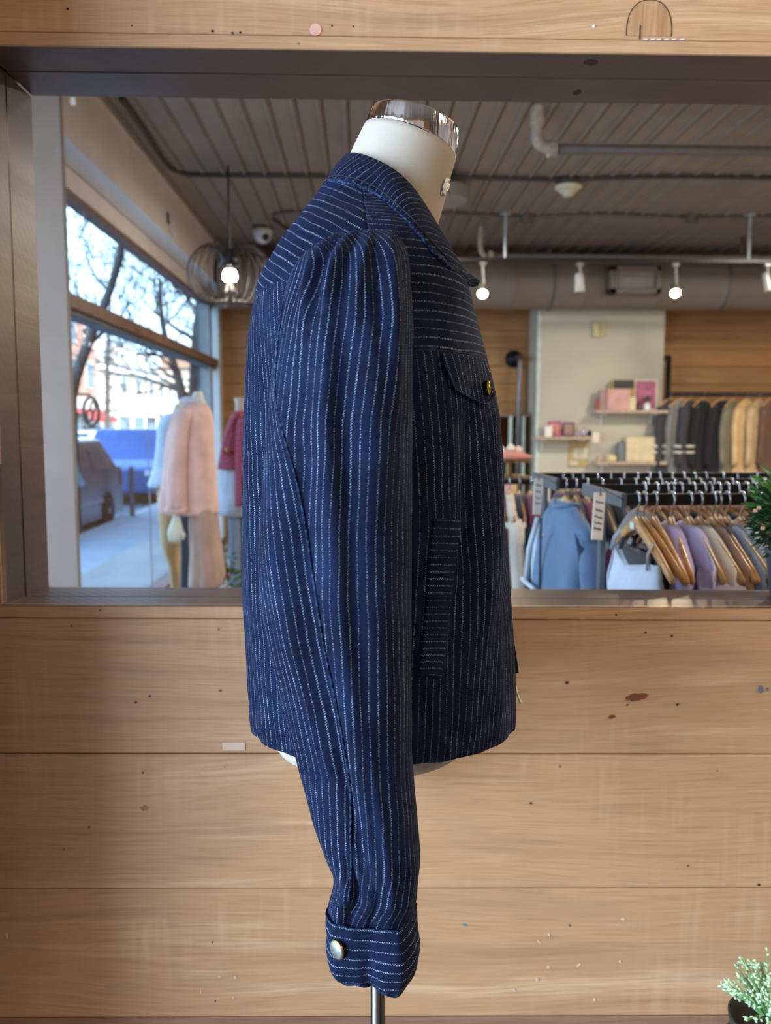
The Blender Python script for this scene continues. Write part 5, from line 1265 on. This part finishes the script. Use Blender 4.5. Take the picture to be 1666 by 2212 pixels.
MB().box((P(1240, 968, YP).x, YP - .023, P(1240, 990, YP).z), (P(1269, 968, YP).x, YP - .019, P(1240, 968, YP).z)).obj('paper', M('notice_paper', '#cfc4ac', .6), e)
MB().box((P(1230, 997, YP).x, YP - .023, P(1240, 1004, YP).z), (P(1248, 968, YP).x, YP - .019, P(1240, 996, YP).z)).obj('paper', M('notice_paper', '#cfc4ac', .6), e)
item('storage_box', 'large pale wooden box on the lowest shelf of the cream panel', 'box', 1351, 1418, 944, z3, '#d6c39a', .14, .0)
item('notebook', 'dark slate notebook standing left of the pale wooden box', 'book', 1334, 1348, 956, z3, '#76797c', .10, .03)
item('trinket_dish', 'cream dish with trinkets on the lowest shelf', 'bowl', 1310, 1332, 982, z3, '#d8c38e', dy=-.03, shape='jar')
item('trinket_dish', 'small brown dish at the left end of the lowest shelf', 'bowl', 1288, 1304, 984, z3, '#b59c80', dy=-.03, shape='jar')
# wall thermostat
a, b = P(1282, 697, YP - .03), P(1304, 728, YP - .03); e = empty('thermostat', 'small beige thermostat high on the cream panel', 'thermostat', ((a.x + b.x) / 2, YP - .02, b.z))
MB().box((a.x, YP - .05, b.z), (b.x, YP - .001, a.z), .006).obj('housing', M('thermo', '#cfc08a', .5), e)
MB().box(((a.x + b.x) / 2, YP - .054, b.z + .02), (b.x - .02, YP - .049, a.z - .02)).obj('window', M('thermo_w', '#9c8f64', .4), e)

# ------------------------------------------------------------------ window mannequins
def person_form(cx): pass
PINKC = CL['blush']; YM = 4.9
e = empty('window_mannequin', 'window mannequin seen from behind in pale pink sweater and taupe skirt', 'mannequin', (P(428, 1200, YM).x, YM, 0))
FORMW = M('mannequin_skin', '#cfd0bc', .5, var=.05)
sil([(846, 420, 437, .03), (852, 417, 438, .035), (862, 413, 441, .045), (880, 408, 450, .07), (900, 405, 452, .08)], YM, 12, 20).obj('neck', FORMW, e, smooth=True)
sil([(858, 398, 436, .05), (866, 388, 444, .075), (874, 400, 440, .06)], YM, 8, 20).obj('scarf_collar', CL['white'], e, smooth=True)
sil([(870, 402, 444, .07), (878, 390, 450, .11), (890, 380, 456, .15), (915, 370, 460, .17), (960, 360, 464, .18), (1010, 354, 468, .18), (1060, 348, 470, .18), (1092, 344, 472, .175), (1108, 350, 471, .165)], YM, 26, 40, fold=.07, seed=1).obj('sweater', PINKC, e, smooth=True)
sil([(884, 388, 418, .045, -.12), (905, 379, 414, .06, -.15), (950, 371, 406, .065, -.18), (1000, 366, 403, .068, -.19), (1050, 362, 402, .07, -.19), (1082, 361, 403, .07, -.19), (1098, 364, 400, .06, -.19)], YM, 22, 26, fold=.1, seed=5).obj('sleeve', PINKC, e, smooth=True)
sil([(1094, 358, 404, .055, -.19), (1102, 356, 405, .06, -.19), (1110, 362, 400, .045, -.19)], YM, 8, 20, fold=.1).obj('sleeve_cuff', PINKC, e, smooth=True)
YH = YM - .19
hd = empty('x', 'x', 'x', (0, 0, 0)); bpy.data.objects.remove(hd)
hm = sil([(1106, 374, 388, .022), (1120, 372, 389, .022), (1136, 366, 394, .024), (1150, 362, 396, .025), (1162, 364, 393, .022), (1168, 367, 390, .016)], YH, 14, 16)
for fx, ln, r in ((367, 12, .0075), (374, 14, .008), (381, 15, .008), (388, 12, .0075)):
    hm.tube([P(fx, 1160, YH), P(fx - 1, 1160 + ln * .6, YH - .008), P(fx + 1, 1160 + ln, YH - .004)], [r, r * .9, r * .6], 7)
hm.tube([P(392, 1144, YH), P(398, 1156, YH - .01), P(395, 1166, YH - .012)], [.009, .008, .006], 7)
hm.obj('hand', FORMW, e, smooth=True, label='pale hand with slightly spread fingers')
sil([(1096, 412, 468, .15), (1120, 411, 470, .16), (1160, 413, 474, .17), (1200, 414, 479, .18), (1240, 412, 485, .19), (1262, 411, 482, .19)], YM, 18, 40, fold=.10, seed=8).obj('skirt', CL['taupe'], e, smooth=True)
sil([(1250, 420, 462, .1), (1300, 418, 460, .1), (1380, 416, 458, .1), (1412, 405, 458, .12)], YM, 10, 20).obj('boots', CL['black'], e, smooth=True)
e2 = empty('window_mannequin', 'window mannequin in white blouse and tan trousers half hidden behind the pink sweater', 'mannequin', (P(372, 1200, 5.7).x, 5.7, 0)); Y2 = 5.7
sil([(872, 378, 396, .03), (884, 374, 400, .05), (900, 368, 406, .08)], Y2, 10, 18).obj('neck', FORMW, e2, smooth=True)
sil([(892, 362, 404, .09), (910, 345, 408, .13), (950, 340, 408, .14), (990, 336, 408, .14), (1020, 332, 408, .15), (1046, 322, 408, .16), (1052, 324, 408, .15)], Y2, 20, 30, fold=.10, seed=3).obj('blouse', CL['white'], e2, smooth=True)
sil([(1046, 340, 402, .13), (1110, 344, 404, .13), (1150, 347, 404, .12), (1185, 352, 390, .1), (1215, 363, 392, .09), (1270, 370, 398, .08), (1370, 372, 400, .08)], Y2, 20, 28, fold=.05, seed=6).obj('trousers', CL['tan'], e2, smooth=True)
sil([(1100, 390, 412, .07, -.3), (1200, 392, 412, .07, -.3), (1300, 390, 410, .07, -.3), (1385, 390, 410, .07, -.3)], Y2, 12, 20, fold=.05).obj('trouser_leg', CL['darkjean'], e2, smooth=True)
e3 = empty('window_mannequin', 'window dress form in a rose checked jacket over white blouse and light jeans', 'mannequin', (P(508, 1200, 5.6).x, 5.6, 0)); Y3 = 5.6
sil([(860, 507, 535, .04), (864, 506, 536, .042), (868, 508, 534, .04), (892, 508, 536, .045), (905, 500, 545, .07)], Y3, 12, 20).obj('neck', CL['cream'], e3, smooth=True)
RC = NT('rose_check'); o_ = RC.obj(); ck_ = RC.n('ShaderNodeTexChecker'); ck_.inputs['Scale'].default_value = 60; ck_.inputs[1].default_value = lin('#b05462'); ck_.inputs[2].default_value = lin('#93404e'); RC.l(o_, ck_.inputs[0]); RC.l(ck_.outputs[0], RC.b.inputs['Base Color']); RC.b.inputs['Roughness'].default_value = .9
sil([(888, 508, 548, .07), (896, 500, 554, .11), (912, 494, 558, .14), (940, 485, 560, .16), (975, 478, 562, .165), (1005, 473, 563, .165), (1012, 471, 562, .16)], Y3, 20, 34, fold=.03).obj('jacket_body', RC.m, e3, smooth=True)
sil([(905, 514, 560, .05, -.14), (940, 510, 560, .06, -.17), (1000, 509, 560, .06, -.18), (1060, 508, 558, .06, -.18), (1093, 508, 556, .055, -.18)], Y3, 16, 24, fold=.05).obj('jacket_sleeve', RC.m, e3, smooth=True)
MB().tube([P(520, 888, Y3 - .09), P(505, 905, Y3 - .13), P(492, 940, Y3 - .165), P(484, 965, Y3 - .17)], .007, 6).obj('lapel', RC.m, e3)
MB().box(P(480, 972, Y3 - .17), P(503, 984, Y3 - .15), .003).obj('pocket_flap', RC.m, e3)
MB().lathe(P(491, 972, Y3 - .172), [(0, 0), (.012, 0), (.012, .004), (0, .005)], 12, (-.3, -1, 0)).obj('button', GOLD, e3)
sil([(1005, 482, 548, .12), (1040, 478, 550, .13), (1075, 474, 552, .14), (1104, 470, 552, .15), (1111, 473, 550, .14)], Y3, 14, 40, fold=.16, seed=4, folds=18).obj('blouse', CL['white'], e3, smooth=True)
sil([(1105, 492, 528, .11), (1150, 496, 528, .11), (1270, 498, 529, .10), (1345, 498, 529, .09)], Y3, 12, 26, fold=.03).obj('jeans', CL['denim'], e3, smooth=True)
sil([(1105, 529, 546, .10), (1270, 529, 546, .09), (1345, 529, 546, .09)], Y3, 8, 20).obj('jeans', CL['navy'], e3, smooth=True)
# small flowering plant by the window
def leafy(e, c, n, R, L, W, mat, rng, name='leaves', up=.3, squash=1.0, curve=0.0):
    m = MB()
    for k in range(n):
        d = Vector((rng.gauss(0, 1), rng.gauss(0, 1), rng.gauss(up, 1) * squash)).normalized(); p = c + d * (R * rng.random() ** .4)
        d2 = (d + Vector((rng.uniform(-.5, .5), rng.uniform(-.5, .5), rng.uniform(-.3, .6)))).normalized(); l = L * rng.uniform(.6, 1.2); s = d2.orthogonal().normalized(); s.rotate(Matrix.Rotation(rng.uniform(0, 6.28), 3, d2)); s = s * W * rng.uniform(.7, 1.1); u = d2.cross(s).normalized() * W * .3
        m.add([p, p + d2 * l * .5 + s + u, p + d2 * l, p + d2 * l * .5 - s + u, p + d2 * l * .5 - u], [(0, 1, 4), (1, 2, 4), (2, 3, 4), (3, 0, 4)])
    o = m.obj(name, mat, e); o['kind'] = 'stuff'; return o
rg = random.Random(5); q = P(489, 1240, 5.0); e = empty('potted_plant', 'small plant with red flowers at the feet of the window mannequins', 'plant', (q.x, 5.0, 0))
MB().lathe((q.x, 5.0, 0), [(0, 0), (.07, 0), (.09, .18), (.09, .3), (.08, .3), (.07, .28), (0, .28)], 20).obj('pot', M('pot_teal', '#8fb0a8', .5), e, smooth=True)
MB().tube([(q.x, 5.0, .28), (q.x + .01, 5.0, .4), (q.x - .01, 5, .62), (q.x + .02, 5, .72)], .004, 5).obj('stem', LEAFG, e)
leafy(e, Vector((q.x, 5, .40)), 90, .08, .06, .012, LEAFG, rg); leafy(e, Vector((q.x, 5, .55)), 24, .05, .05, .01, LEAFG, rg)
for k in range(6):
    c = Vector((q.x + rg.uniform(-.06, .06), 5 - .05, rg.uniform(.36, .46))); MB().lathe(c, [(0, -.01), (.012, 0), (.010, .01), (0, .013)], 8).obj('flower', M('red_flower', '#a8324a', .6), e)

# plant on the sill at the right
dS = .10; us_, vs_ = LW(1712, 1290, dS); base = MW @ Vector((us_, dS, VB + (VBB - VB) * dS / D2))
e = empty('potted_plant', 'bushy dark green plant in a slate blue pot on the sill at the right edge', 'plant', tuple(base))
MB().lathe(base, [(0, 0), (.030, 0), (.034, .004), (.044, .075), (.046, .080), (.043, .080), (.040, .070), (0, .066)], 28).obj('pot', M('pot_slate', '#3c4656', .5), e, smooth=True)
GD = M('fern_dark', '#1e4424', .6, var=.5, scale=60); GB = M('fern_bright', '#4f8a3a', .5, var=.3, scale=60)
rg = random.Random(11); c = base + Vector((0, 0, .128))
leafy(e, c, 1500, .064, .022, .0030, GD, rg); leafy(e, c + Vector((0, 0, .028)), 600, .062, .026, .0028, GB, rg, squash=.5)
for px, py in ((1640, 1098), (1648, 1142), (1632, 1104)):
    MB().lathe(P(px, py, 1.26), [(0, -.003), (.0035, -.001), (.003, .003), (0, .004)], 8).obj('bud', M('tan_bud', '#c9a487', .6), e)
# pale flowering succulent at the bottom right on a small dark table
Yq = 1.02; top = P(1668, 2128, Yq); e = empty('succulent_plant', 'pale green budded succulent at the bottom right corner in a dark bowl', 'plant', (top.x, Yq, top.z - .085))
PG = M('pale_bud', '#b9d0a8', .5, var=.25, scale=90); PG2 = M('stem_green', '#6f9a5c', .5, var=.2, scale=60); rg = random.Random(2)
MB().lathe((top.x, Yq, top.z - .085), [(0, 0), (.036, 0), (.049, .016), (.053, .038), (.050, .038), (.045, .026), (0, .024)], 28).obj('bowl', M('bowl_dark', '#2f342c', .5), e, smooth=True)
base = Vector((top.x, Yq, top.z - .05)); budm = MB(); stm = MB()
for k in range(72):
    d = Vector((rg.gauss(0, .75), rg.gauss(0, .75), rg.uniform(.35, 1.2))).normalized(); L = rg.uniform(.05, .078); p1 = base + d * L + Vector((0, 0, .005)); mdp = base.lerp(p1, .55) + Vector((0, 0, .006)); stm.tube([base + d * .01, mdp, p1], [.0016, .0014, .001], 5)
    for t in range(15):
        f = rg.uniform(.35, 1.02); c = base.lerp(p1, f) + Vector((0, 0, .003)); dd = (d * .7 + Vector((rg.gauss(0, .6), rg.gauss(0, .6), rg.gauss(0, .5)))).normalized(); l = rg.uniform(.005, .0085)
        budm.lathe(c, [(.0004, 0), (.0015, l * .35), (.0017, l * .7), (.0003, l)], 5, dd)
o = budm.obj('buds', PG, e, smooth=True); o['kind'] = 'stuff'; o = stm.obj('stems', PG2, e); o['kind'] = 'stuff'
zt = top.z - .085
e = empty('side_table', 'small dark round table under the pale succulent', 'table', (top.x + .02, Yq, 0))
MB().lathe((top.x + .005, Yq, zt - .018), [(0, 0), (.058, 0), (.062, .004), (.062, .014), (.058, .0175), (0, .0175)], 36).obj('table_top', M('table_dark', '#2b2a26', .4), e)
MB().tube([(top.x + .005, Yq, 0.02), (top.x + .005, Yq, zt - .018)], .014, 12).obj('leg', BLACKM, e); MB().lathe((top.x + .005, Yq, 0), [(0, 0), (.10, 0), (.10, .012), (.02, .022), (0, .022)], 28).obj('foot', BLACKM, e)

# ------------------------------------------------------------------ the street
SIDEZ, STZ = -.35, -.50
st('sidewalk', MB().box((-4.35, -22, SIDEZ - .3), (-1.62, 120, SIDEZ - .012)), M('pavement_joint', '#55585a', .9))
side = empty('sidewalk_paving', 'pale concrete slabs of the near sidewalk outside the shop window', 'pavement', (-3, 12, SIDEZ), kind='structure')
CONC = M('sidewalk_concrete', '#a8a9a8', .85, var=.10, scale=3, bump=.1)
for i in range(26):
    for j in range(2):
        MB().box((-4.1 + j * 1.24, 4 + i * 1.5, SIDEZ - .02), (-4.1 + (j + 1) * 1.24 - .012, 4 + (i + 1) * 1.5 - .012, SIDEZ)).obj('slab', CONC, side)
st('kerb', MB().box((-4.36, -22, STZ - .1), (-4.11, 120, SIDEZ + .001), .01), M('kerb_stone', '#b5b3ae', .85))
st('road', MB().box((-14.6, -22, STZ - .2), (-4.36, 120, STZ)), M('asphalt', '#6f7276', .9, var=.1, scale=6))
st('sidewalk_far', MB().box((-17.2, -22, STZ - .2), (-14.6, 120, STZ + .14)), CONC)
mh = MB().lathe((-2.75, 9.6, SIDEZ), [(0, .001), (.25, .001), (.26, .003), (.25, .006), (0, .006)], 24).obj('utility_cover', DGREY, None); tag(mh, 'dark round utility cover in the near sidewalk outside the window', 'manhole cover')
def car(cx, cy, L, Wd, H, col, label, face=1, glassc='#39454f', van=False):
    """body along Y; face=1 means the nose points to -Y"""
    e = empty('car', label, 'car', (cx, cy, STZ)); c = Vector((cx, cy, STZ)); h = L / 2
    if van: prof = [(-h, .45), (-h, .85), (-h * .80, 1.02), (-h * .62, 1.10), (-h * .42, H * .93), (-h * .2, H), (h * .9, H), (h, H * .9), (h, .45)]
    else: prof = [(-h, .45), (-h * .98, .75), (-h * .85, .92), (-h * .5, 1.02), (-h * .3, H * .92), (-h * .1, H), (h * .55, H * .985), (h * .80, H * .90), (h * .97, 1.02), (h, .85), (h, .42)]
    m = MB(); rings = []
    def half(z): return Wd / 2 * (1 - .20 * max(0, (z - 1.0)) / max(.3, H - 1.0)) * (1 - .04 * max(0, .6 - z))
    ring_l, ring_r = [], []
    P0 = [(y * face, z) for y, z in prof]
    bot = [(h * face, .28), (-h * face, .28)]
    full = P0 + bot
    lft = [c + Vector((-half(z), y, z)) for y, z in full]; rgt = [c + Vector((half(z), y, z)) for y, z in full]
    low = [(y, min(z, 1.02)) for y, z in full]; lw = [c + Vector((-Wd / 2, y, z)) for y, z in low]; rw_ = [c + Vector((Wd / 2, y, z)) for y, z in low]
    n_ = len(low); m.add(lw + rw_, [tuple(range(n_)), tuple(range(2 * n_ - 1, n_ - 1, -1))] + [(i, (i + 1) % n_, n_ + (i + 1) % n_, n_ + i) for i in range(n_)])
    cm = M('car_' + col, col, .25, metal=.35, coat=.6)
    o = m.obj('body', cm, e); md = o.modifiers.new('b', 'BEVEL'); md.width = .05; md.segments = 3; md.limit_method = 'ANGLE'
    yb0, yb1, yt0, yt1 = (-.52, .96, -.16, .74) if not van else (-.62, .98, -.36, .92)
    V8 = [c + Vector((sx_ * half(z), y * h * face, z)) for z, ya, yb in ((1.0, yb0, yb1), (H, yt0, yt1)) for y, sx_ in ((ya, -1), (yb, -1), (yb, 1), (ya, 1))]
    o = MB().add(V8, [(0, 1, 2, 3), (4, 7, 6, 5), (0, 4, 5, 1), (1, 5, 6, 2), (2, 6, 7, 3), (3, 7, 4, 0)]).obj('cabin', cm, e); md = o.modifiers.new('b', 'BEVEL'); md.width = .06; md.segments = 3; md.limit_method = 'ANGLE'
    G = M('car_glass', glassc, .06, spec=.9)
    # side glass panes
    ws = [(-.28, -.02), (.0, .32), (.34, .62)] if not van else [(-.40, -.22), (-.2, .1)]
    for sg in (-1, 1):
        for a, b in ws:
            z0, z1 = 1.0, H * .90; ya, yb = a * L * .5 * 1.0, b * L * .5
            q = [c + Vector((sg * (half(z) + .008), y * face, z)) for y, z in ((ya * 1.0 - (.10 if a < -.2 else 0), z0 + .04), (yb + (.05 if b > .5 else 0), z0 + .04), (yb, z1), (ya + (.10 if a < -.2 else 0), z1))]
            m = MB().add(q + [p - Vector((sg * .02, 0, 0)) for p in q], [(0, 1, 2, 3), (4, 5, 6, 7), (0, 1, 5, 4), (1, 2, 6, 5), (2, 3, 7, 6), (3, 0, 4, 7)]); m.obj('side_window', G, e)
    yr = h * .885 * face
    m = MB().box((-.6, -.03, 0), (.6, .03, .36)); m.xf(Matrix.Translation(c + Vector((0, yr, 1.05))) @ Matrix.Rotation(radians(22) * face, 4, 'X')); m.obj('rear_window', G, e)
    for sg in (-1, 1): MB().box(c + Vector((sg * (Wd / 2 - .17), (h - .10) * face, .72)), c + Vector((sg * (Wd / 2 + .012), (h + .02) * face, 1.02)), .02).obj('tail_light', M('tail_light', '#9c1f24', .3), e)
    for sg in (-1, 1): MB().box(c + Vector((sg * (Wd / 2 - .22), -(h + .015) * face, .66)), c + Vector((sg * (Wd / 2 + .005), -(h - .12) * face, .80)), .02).obj('head_lamp', M('lamp_glass', '#dfe4e6', .1), e)
    MB().box(c + Vector((-Wd / 2 * .9, (h - .04) * face, .35)), c + Vector((Wd / 2 * .9, (h + .06) * face, .58)), .03).obj('bumper', M('bumper', '#7a8790', .5), e)
    for sg in (-1, 1):
        for yy in (-h * .62, h * .62):
            wc = c + Vector((sg * (Wd / 2 - .20), yy * face, .33)); ax_2 = (sg, 0, 0)
            wh = MB().lathe(wc, [(.2, 0), (.33, .01), (.335, .05), (.335, .19), (.31, .225), (.21, .225)], 26, ax_2).obj('wheel', M('tyre', '#1d1e20', .8), e, smooth=False)
            mk_ = MB().lathe(wc + Vector((sg * .2, 0, 0)), [(0, .035), (.05, .035), (.07, .01), (.19, .02), (.21, .03), (.21, 0)], 20, ax_2).obj('hub', M('hub', '#9aa0a6', .3, metal=.8), e)
    for sg in (-1, 1): MB().box(c + Vector((sg * (Wd / 2 - .05), -h * .30 * face - .08, .98)), c + Vector((sg * (Wd / 2 + .16), -h * .30 * face + .08, 1.12)), .03).obj('mirror', M('car_' + col, col, .25), e)
    MB().box(c + Vector((Wd / 2 - .02, -h * .5, .50)), c + Vector((Wd / 2 + .015, h * .5, .56)), .006).obj('side_moulding', M('moulding', '#aab8c4', .4), e)
    return e
car(-5.35, 13.35, 4.6, 1.85, 1.58, '#5a5460', 'dark purplish estate car parked nearest outside the window', 1)
car(-5.6, 21.5, 5.0, 1.95, 1.72, '#46659c', 'blue van parked beyond the dark estate car', 1, van=True)
car(-5.5, 30.5, 4.5, 1.8, 1.5, '#8c9298', 'silver car parked farthest down the street', 1)
car(-13.4, 42, 4.6, 1.85, 1.5, '#d9dcdf', 'white car parked across the street', -1)
# ornamental bracket sign on a post at the kerb
ysn = 13.0; c = P(197, 889, ysn); e = empty('bracket_sign', 'dark oval scrollwork sign on a kerbside post beside the pillar', 'sign', (P(172, 900, ysn).x, ysn, SIDEZ))
pxs = P(160, 889, ysn).x; IRON = M('iron_dark', '#3f4438', .6)
MB().tube([(pxs, ysn, SIDEZ), (pxs, ysn, c.z + .35)], .05, 10).obj('post', IRON, e)
MB().tube([(pxs, ysn, c.z + .26), (c.x, ysn, c.z + .26)], .02, 8).obj('arm', IRON, e)
MB().tube([c + Vector((.115 * cos(t), 0, .215 * sin(t))) for t in np.linspace(0, 2 * pi, 26)[:-1]], .026, 8, True).obj('oval_ring', IRON, e, smooth=True)
MB().tube([c + Vector((-.025 + .045 * cos(t), 0, -.06 + .09 * sin(t))) for t in np.linspace(0, 2 * pi, 18)[:-1]], .020, 6, True).obj('scroll', IRON, e, smooth=True)
MB().tube([c + Vector((.03 + .035 * cos(t), 0, .07 + .085 * sin(t))) for t in np.linspace(0, 2 * pi, 18)[:-1]], .018, 6, True).obj('scroll', IRON, e, smooth=True)
MB().box(c + Vector((-.14, -.02, -.26)), c + Vector((.12, .02, -.235))).obj('base_bar', IRON, e)
# metal post outside on the sidewalk edge
q = P(283, 1140, 15.5); tag(MB().lathe((-4.2, 15.5, SIDEZ), [(.06, 0), (.05, .02), (.045, .03), (.045, .85), (.05, .87), (.03, .92), (0, .93)], 14).obj('bollard', M('bollard_grey', '#5d6c74', .5), None, smooth=True), 'grey metal post at the kerb behind the dark car', 'bollard')

# buildings across the street
XF = -17.2
def building(y0, y1, H, wall, label, floors, trim='#d9d2c2', bays=3, mansard=None, shop='#e6e0d2', awn=None):
    e = empty('building', label, 'building', (XF - 3, (y0 + y1) / 2, STZ)); wm = M('bw_' + wall, wall, .85, var=.12, scale=1.2)
    MB().box((XF - 7, y0 + .02, STZ), (XF, y1 - .02, H)).obj('wall', wm, e)
    MB().box((XF, y0, H - .28), (XF + .35, y1, H + .05), .03).obj('cornice', M('bt_' + trim, trim, .7), e)
    MB().box((XF - 7, y0, H + .051), (XF + .1, y1, H + .3)).obj('roof', M('roof_dark', '#4c4e52', .8), e)
    gl_ = M('far_glass', '#3e4c58', .15, spec=.8); tm = M('bt_' + trim, trim, .7)
    bw = (y1 - y0) / bays; g0 = 3.1
    fh = (H - g0) / max(1, floors)
    for f in range(floors):
        for b in range(bays):
            yc = y0 + bw * (b + .5); zb = g0 + fh * (f + .22) ; zt_ = g0 + fh * (f + .80); hw_ = min(.65, bw * .28)
            wdo = MB().box((XF - .01, yc - hw_ - .1, zb - .1), (XF + .10, yc + hw_ + .1, zt_ + .14), .01).obj('window', tm, e)
            p = MB().box((XF + .02, yc - hw_, zb), (XF + .115, yc + hw_, zt_)); p = mk('pane', p.v, p.f, gl_, wdo, False)
    sh = MB().box((XF - .01, y0 + .25, STZ + .3), (XF + .08, y1 - .25, 2.2)).obj('shopfront', M('sf_' + shop, shop, .5), e)
    for b in range(bays):
        yc = y0 + bw * (b + .5); mk('shop_pane', (mb := MB().box((XF + .02, yc - bw * .36, STZ + .7), (XF + .10, yc + bw * .36, 1.9))).v, mb.f, gl_, sh, False)
    MB().box((XF, y0 + .15, 2.25), (XF + .25, y1 - .15, 2.95), .02).obj('fascia', M('fa_' + shop, shop, .6), e)
    if awn:
        MB().add([(XF + .05, y0 + .4, 2.3), (XF + .05, y1 - .4, 2.3), (XF + 1.4, y1 - .4, 1.7), (XF + 1.4, y0 + .4, 1.7), (XF + 1.4, y1 - .4, 1.45), (XF + 1.4, y0 + .4, 1.45)], [(0, 1, 2, 3), (3, 2, 4, 5)]).obj('awning', M('aw_' + awn, awn, .8), e)
    if mansard:
        z0, z1 = H + .05, H + 2.0
        MB().add([(XF + .05, y0, z0), (XF + .05, y1, z0), (XF - 1.3, y1, z1), (XF - 1.3, y0, z1), (XF - 7, y0, z0), (XF - 7, y1, z0), (XF - 7, y1, z1), (XF - 7, y0, z1)], [(0, 1, 2, 3), (3, 2, 6, 7), (0, 3, 7, 4), (1, 5, 6, 2)]).obj('mansard_roof', M('mansard_slate', mansard, .8, var=.25, scale=8), e)
        for b in range(bays):
            yc = y0 + bw * (b + .5); d_ = MB().box((XF - 1.2, yc - .55, z0 + .05), (XF + .02, yc + .55, z0 + 1.35)).add([(XF + .1, yc - .7, z0 + 1.35), (XF + .1, yc + .7, z0 + 1.35), (XF + .1, yc, z0 + 1.8), (XF - 1.3, yc - .7, z0 + 1.35), (XF - 1.3, yc + .7, z0 + 1.35), (XF - 1.3, yc, z0 + 1.8)], [(0, 1, 2), (0, 2, 5, 3), (1, 4, 5, 2), (3, 5, 4)]).obj('dormer', tm, e)
            mk('pane', (mb := MB().box((XF, yc - .35, z0 + .2), (XF + .05, yc + .35, z0 + 1.15))).v, mb.f, gl_, d_, False)
building(40, 49.5, 8.8, '#c9a98c', 'tan brick building nearest the pillar across the street', 2, bays=3, shop='#e8e4da')
building(49.5, 56.0, 8.2, '#b98f7c', 'narrow red-brown brick building across the street', 2, bays=2, shop='#d8cfc4', awn='#b8483c')
building(56.0, 72.0, 5.2, '#e8dcc4', 'cream house with grey mansard roof and white dormers across the street', 1, bays=4, mansard='#6c6a66', shop='#efe8d8', trim='#ece6da')
building(72.0, 88.0, 5.4, '#e3d2ae', 'low pale yellow building right of the mansard house', 1, bays=5, shop='#f0e6cc', awn='#e8e2d0', trim='#e8e0cc')
building(88.0, 104, 6.8, '#d8c6ac', 'sand coloured building far down the street', 2, bays=4, trim='#dfd6c4')
building(104, 150, 9.5, '#a9876c', 'tall brown block at the far end of the street', 3, bays=7)
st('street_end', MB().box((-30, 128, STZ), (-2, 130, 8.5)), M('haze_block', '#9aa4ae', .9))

# bare trees
BARK = M('bark', '#5c5750', .9, var=.35, scale=14, stretch=(1, 1, .3))
def tree(trunk, label, seed, levels=4, start=.35, blen=1.5, spread=1.0):
    rg = random.Random(seed); e = empty('bare_tree', label, 'tree', tuple(trunk[0][0]))
    pts = [Vector(p) for p, r in trunk]; rad = [r for p, r in trunk]; q = cr1([tuple(p) + (r,) for p, r in zip(pts, rad)], 24)
    MB().tube([tuple(a[:3]) for a in q], [max(.01, a[3]) for a in q], 9).obj('trunk', BARK, e, smooth=True)
    m = MB()
    def grow(p, d, r, L, lv):
        n_ = 6; P_ = [p]; R_ = [r]; dd = d.copy()
        for i in range(n_):
            dd = (dd + Vector((rg.gauss(0, .16), rg.gauss(0, .16), rg.gauss(.04, .13)))).normalized(); P_.append(P_[-1] + dd * L / n_); R_.append(max(.0075, r * (1 - .75 * (i + 1) / n_)))
        m.tube(P_, R_, 5 if lv < 2 else 4 if lv < 3 else 3)
        if lv < levels:
            for k in range(rg.choice((3, 4, 4))):
                i = rg.randint(2, n_); ax_3 = dd.orthogonal().normalized(); ax_3.rotate(Matrix.Rotation(rg.uniform(0, 2 * pi), 3, dd)); nd = (dd + ax_3 * rg.uniform(.5, 1.1) * spread).normalized(); grow(P_[i], nd, R_[i] * .62, L * rg.uniform(.55, .8), lv + 1)
    for k in range(9):
        i = int(start * 23 + (1 - start) * 23 * (k + .5) / 9); a = q[min(23, i)]; d0 = Vector((rg.gauss(0, 1), rg.gauss(0, 1), rg.uniform(.1, .9))).normalized(); grow(Vector(a[:3]), d0, max(.02, a[3] * .40), blen * rg.uniform(.7, 1.3), 1)
    o = m.obj('branches', BARK, e, smooth=True); o['kind'] = 'stuff'
Y1 = 14.2
tree([((-4.55, Y1, STZ), .12), (P(150, 900, Y1), .11), (P(190, 742, Y1), .085), (P(215, 685, Y1), .075), (P(243, 610, Y1), .065), (P(262, 535, Y1), .06), (P(262, 450, Y1), .05), (P(285, 340, Y1), .04), (P(300, 200, Y1), .03)], 'slender bare tree leaning across the upper window', 4, start=.35, blen=1.3)
Y1 = 21.0
tree([(P(413, 1060, Y1), .17), (P(414, 950, Y1), .15), (P(420, 850, Y1), .15), (P(424, 770, Y1), .15), (P(432, 690, Y1), .15), (P(442, 600, Y1), .12), (P(438, 500, Y1), .08), (P(446, 380, Y1), .05)], 'thick bare street tree behind the pink sweater mannequin', 9, start=.3, blen=2.0)
Y1 = 20.0
tree([(P(408, 1070, Y1), .13), (P(400, 900, Y1), .12), (P(386, 820, Y1), .10), (P(366, 760, Y1), .08), (P(350, 690, Y1), .06), (P(345, 600, Y1), .04)], 'bare tree forking left in front of the far buildings', 12, start=.45, blen=1.7)
tree([((-13.9, 47, STZ), .16), ((-13.9, 47, 2.5), .14), ((-13.8, 47, 5), .11), ((-13.6, 47.2, 8.2), .06)], 'bare tree on the opposite sidewalk', 21, start=.35, blen=2.6, levels=3)
tree([((-4.6, 34, STZ), .2), ((-4.7, 34, 2.5), .17), ((-4.9, 34, 5), .13), ((-5.2, 34.2, 8.6), .06)], 'bare tree farther along the near kerb', 27, start=.35, blen=2.6, levels=3)
print('TRIS', sum(len(o.data.polygons) for o in bpy.data.objects if o.type == 'MESH'))
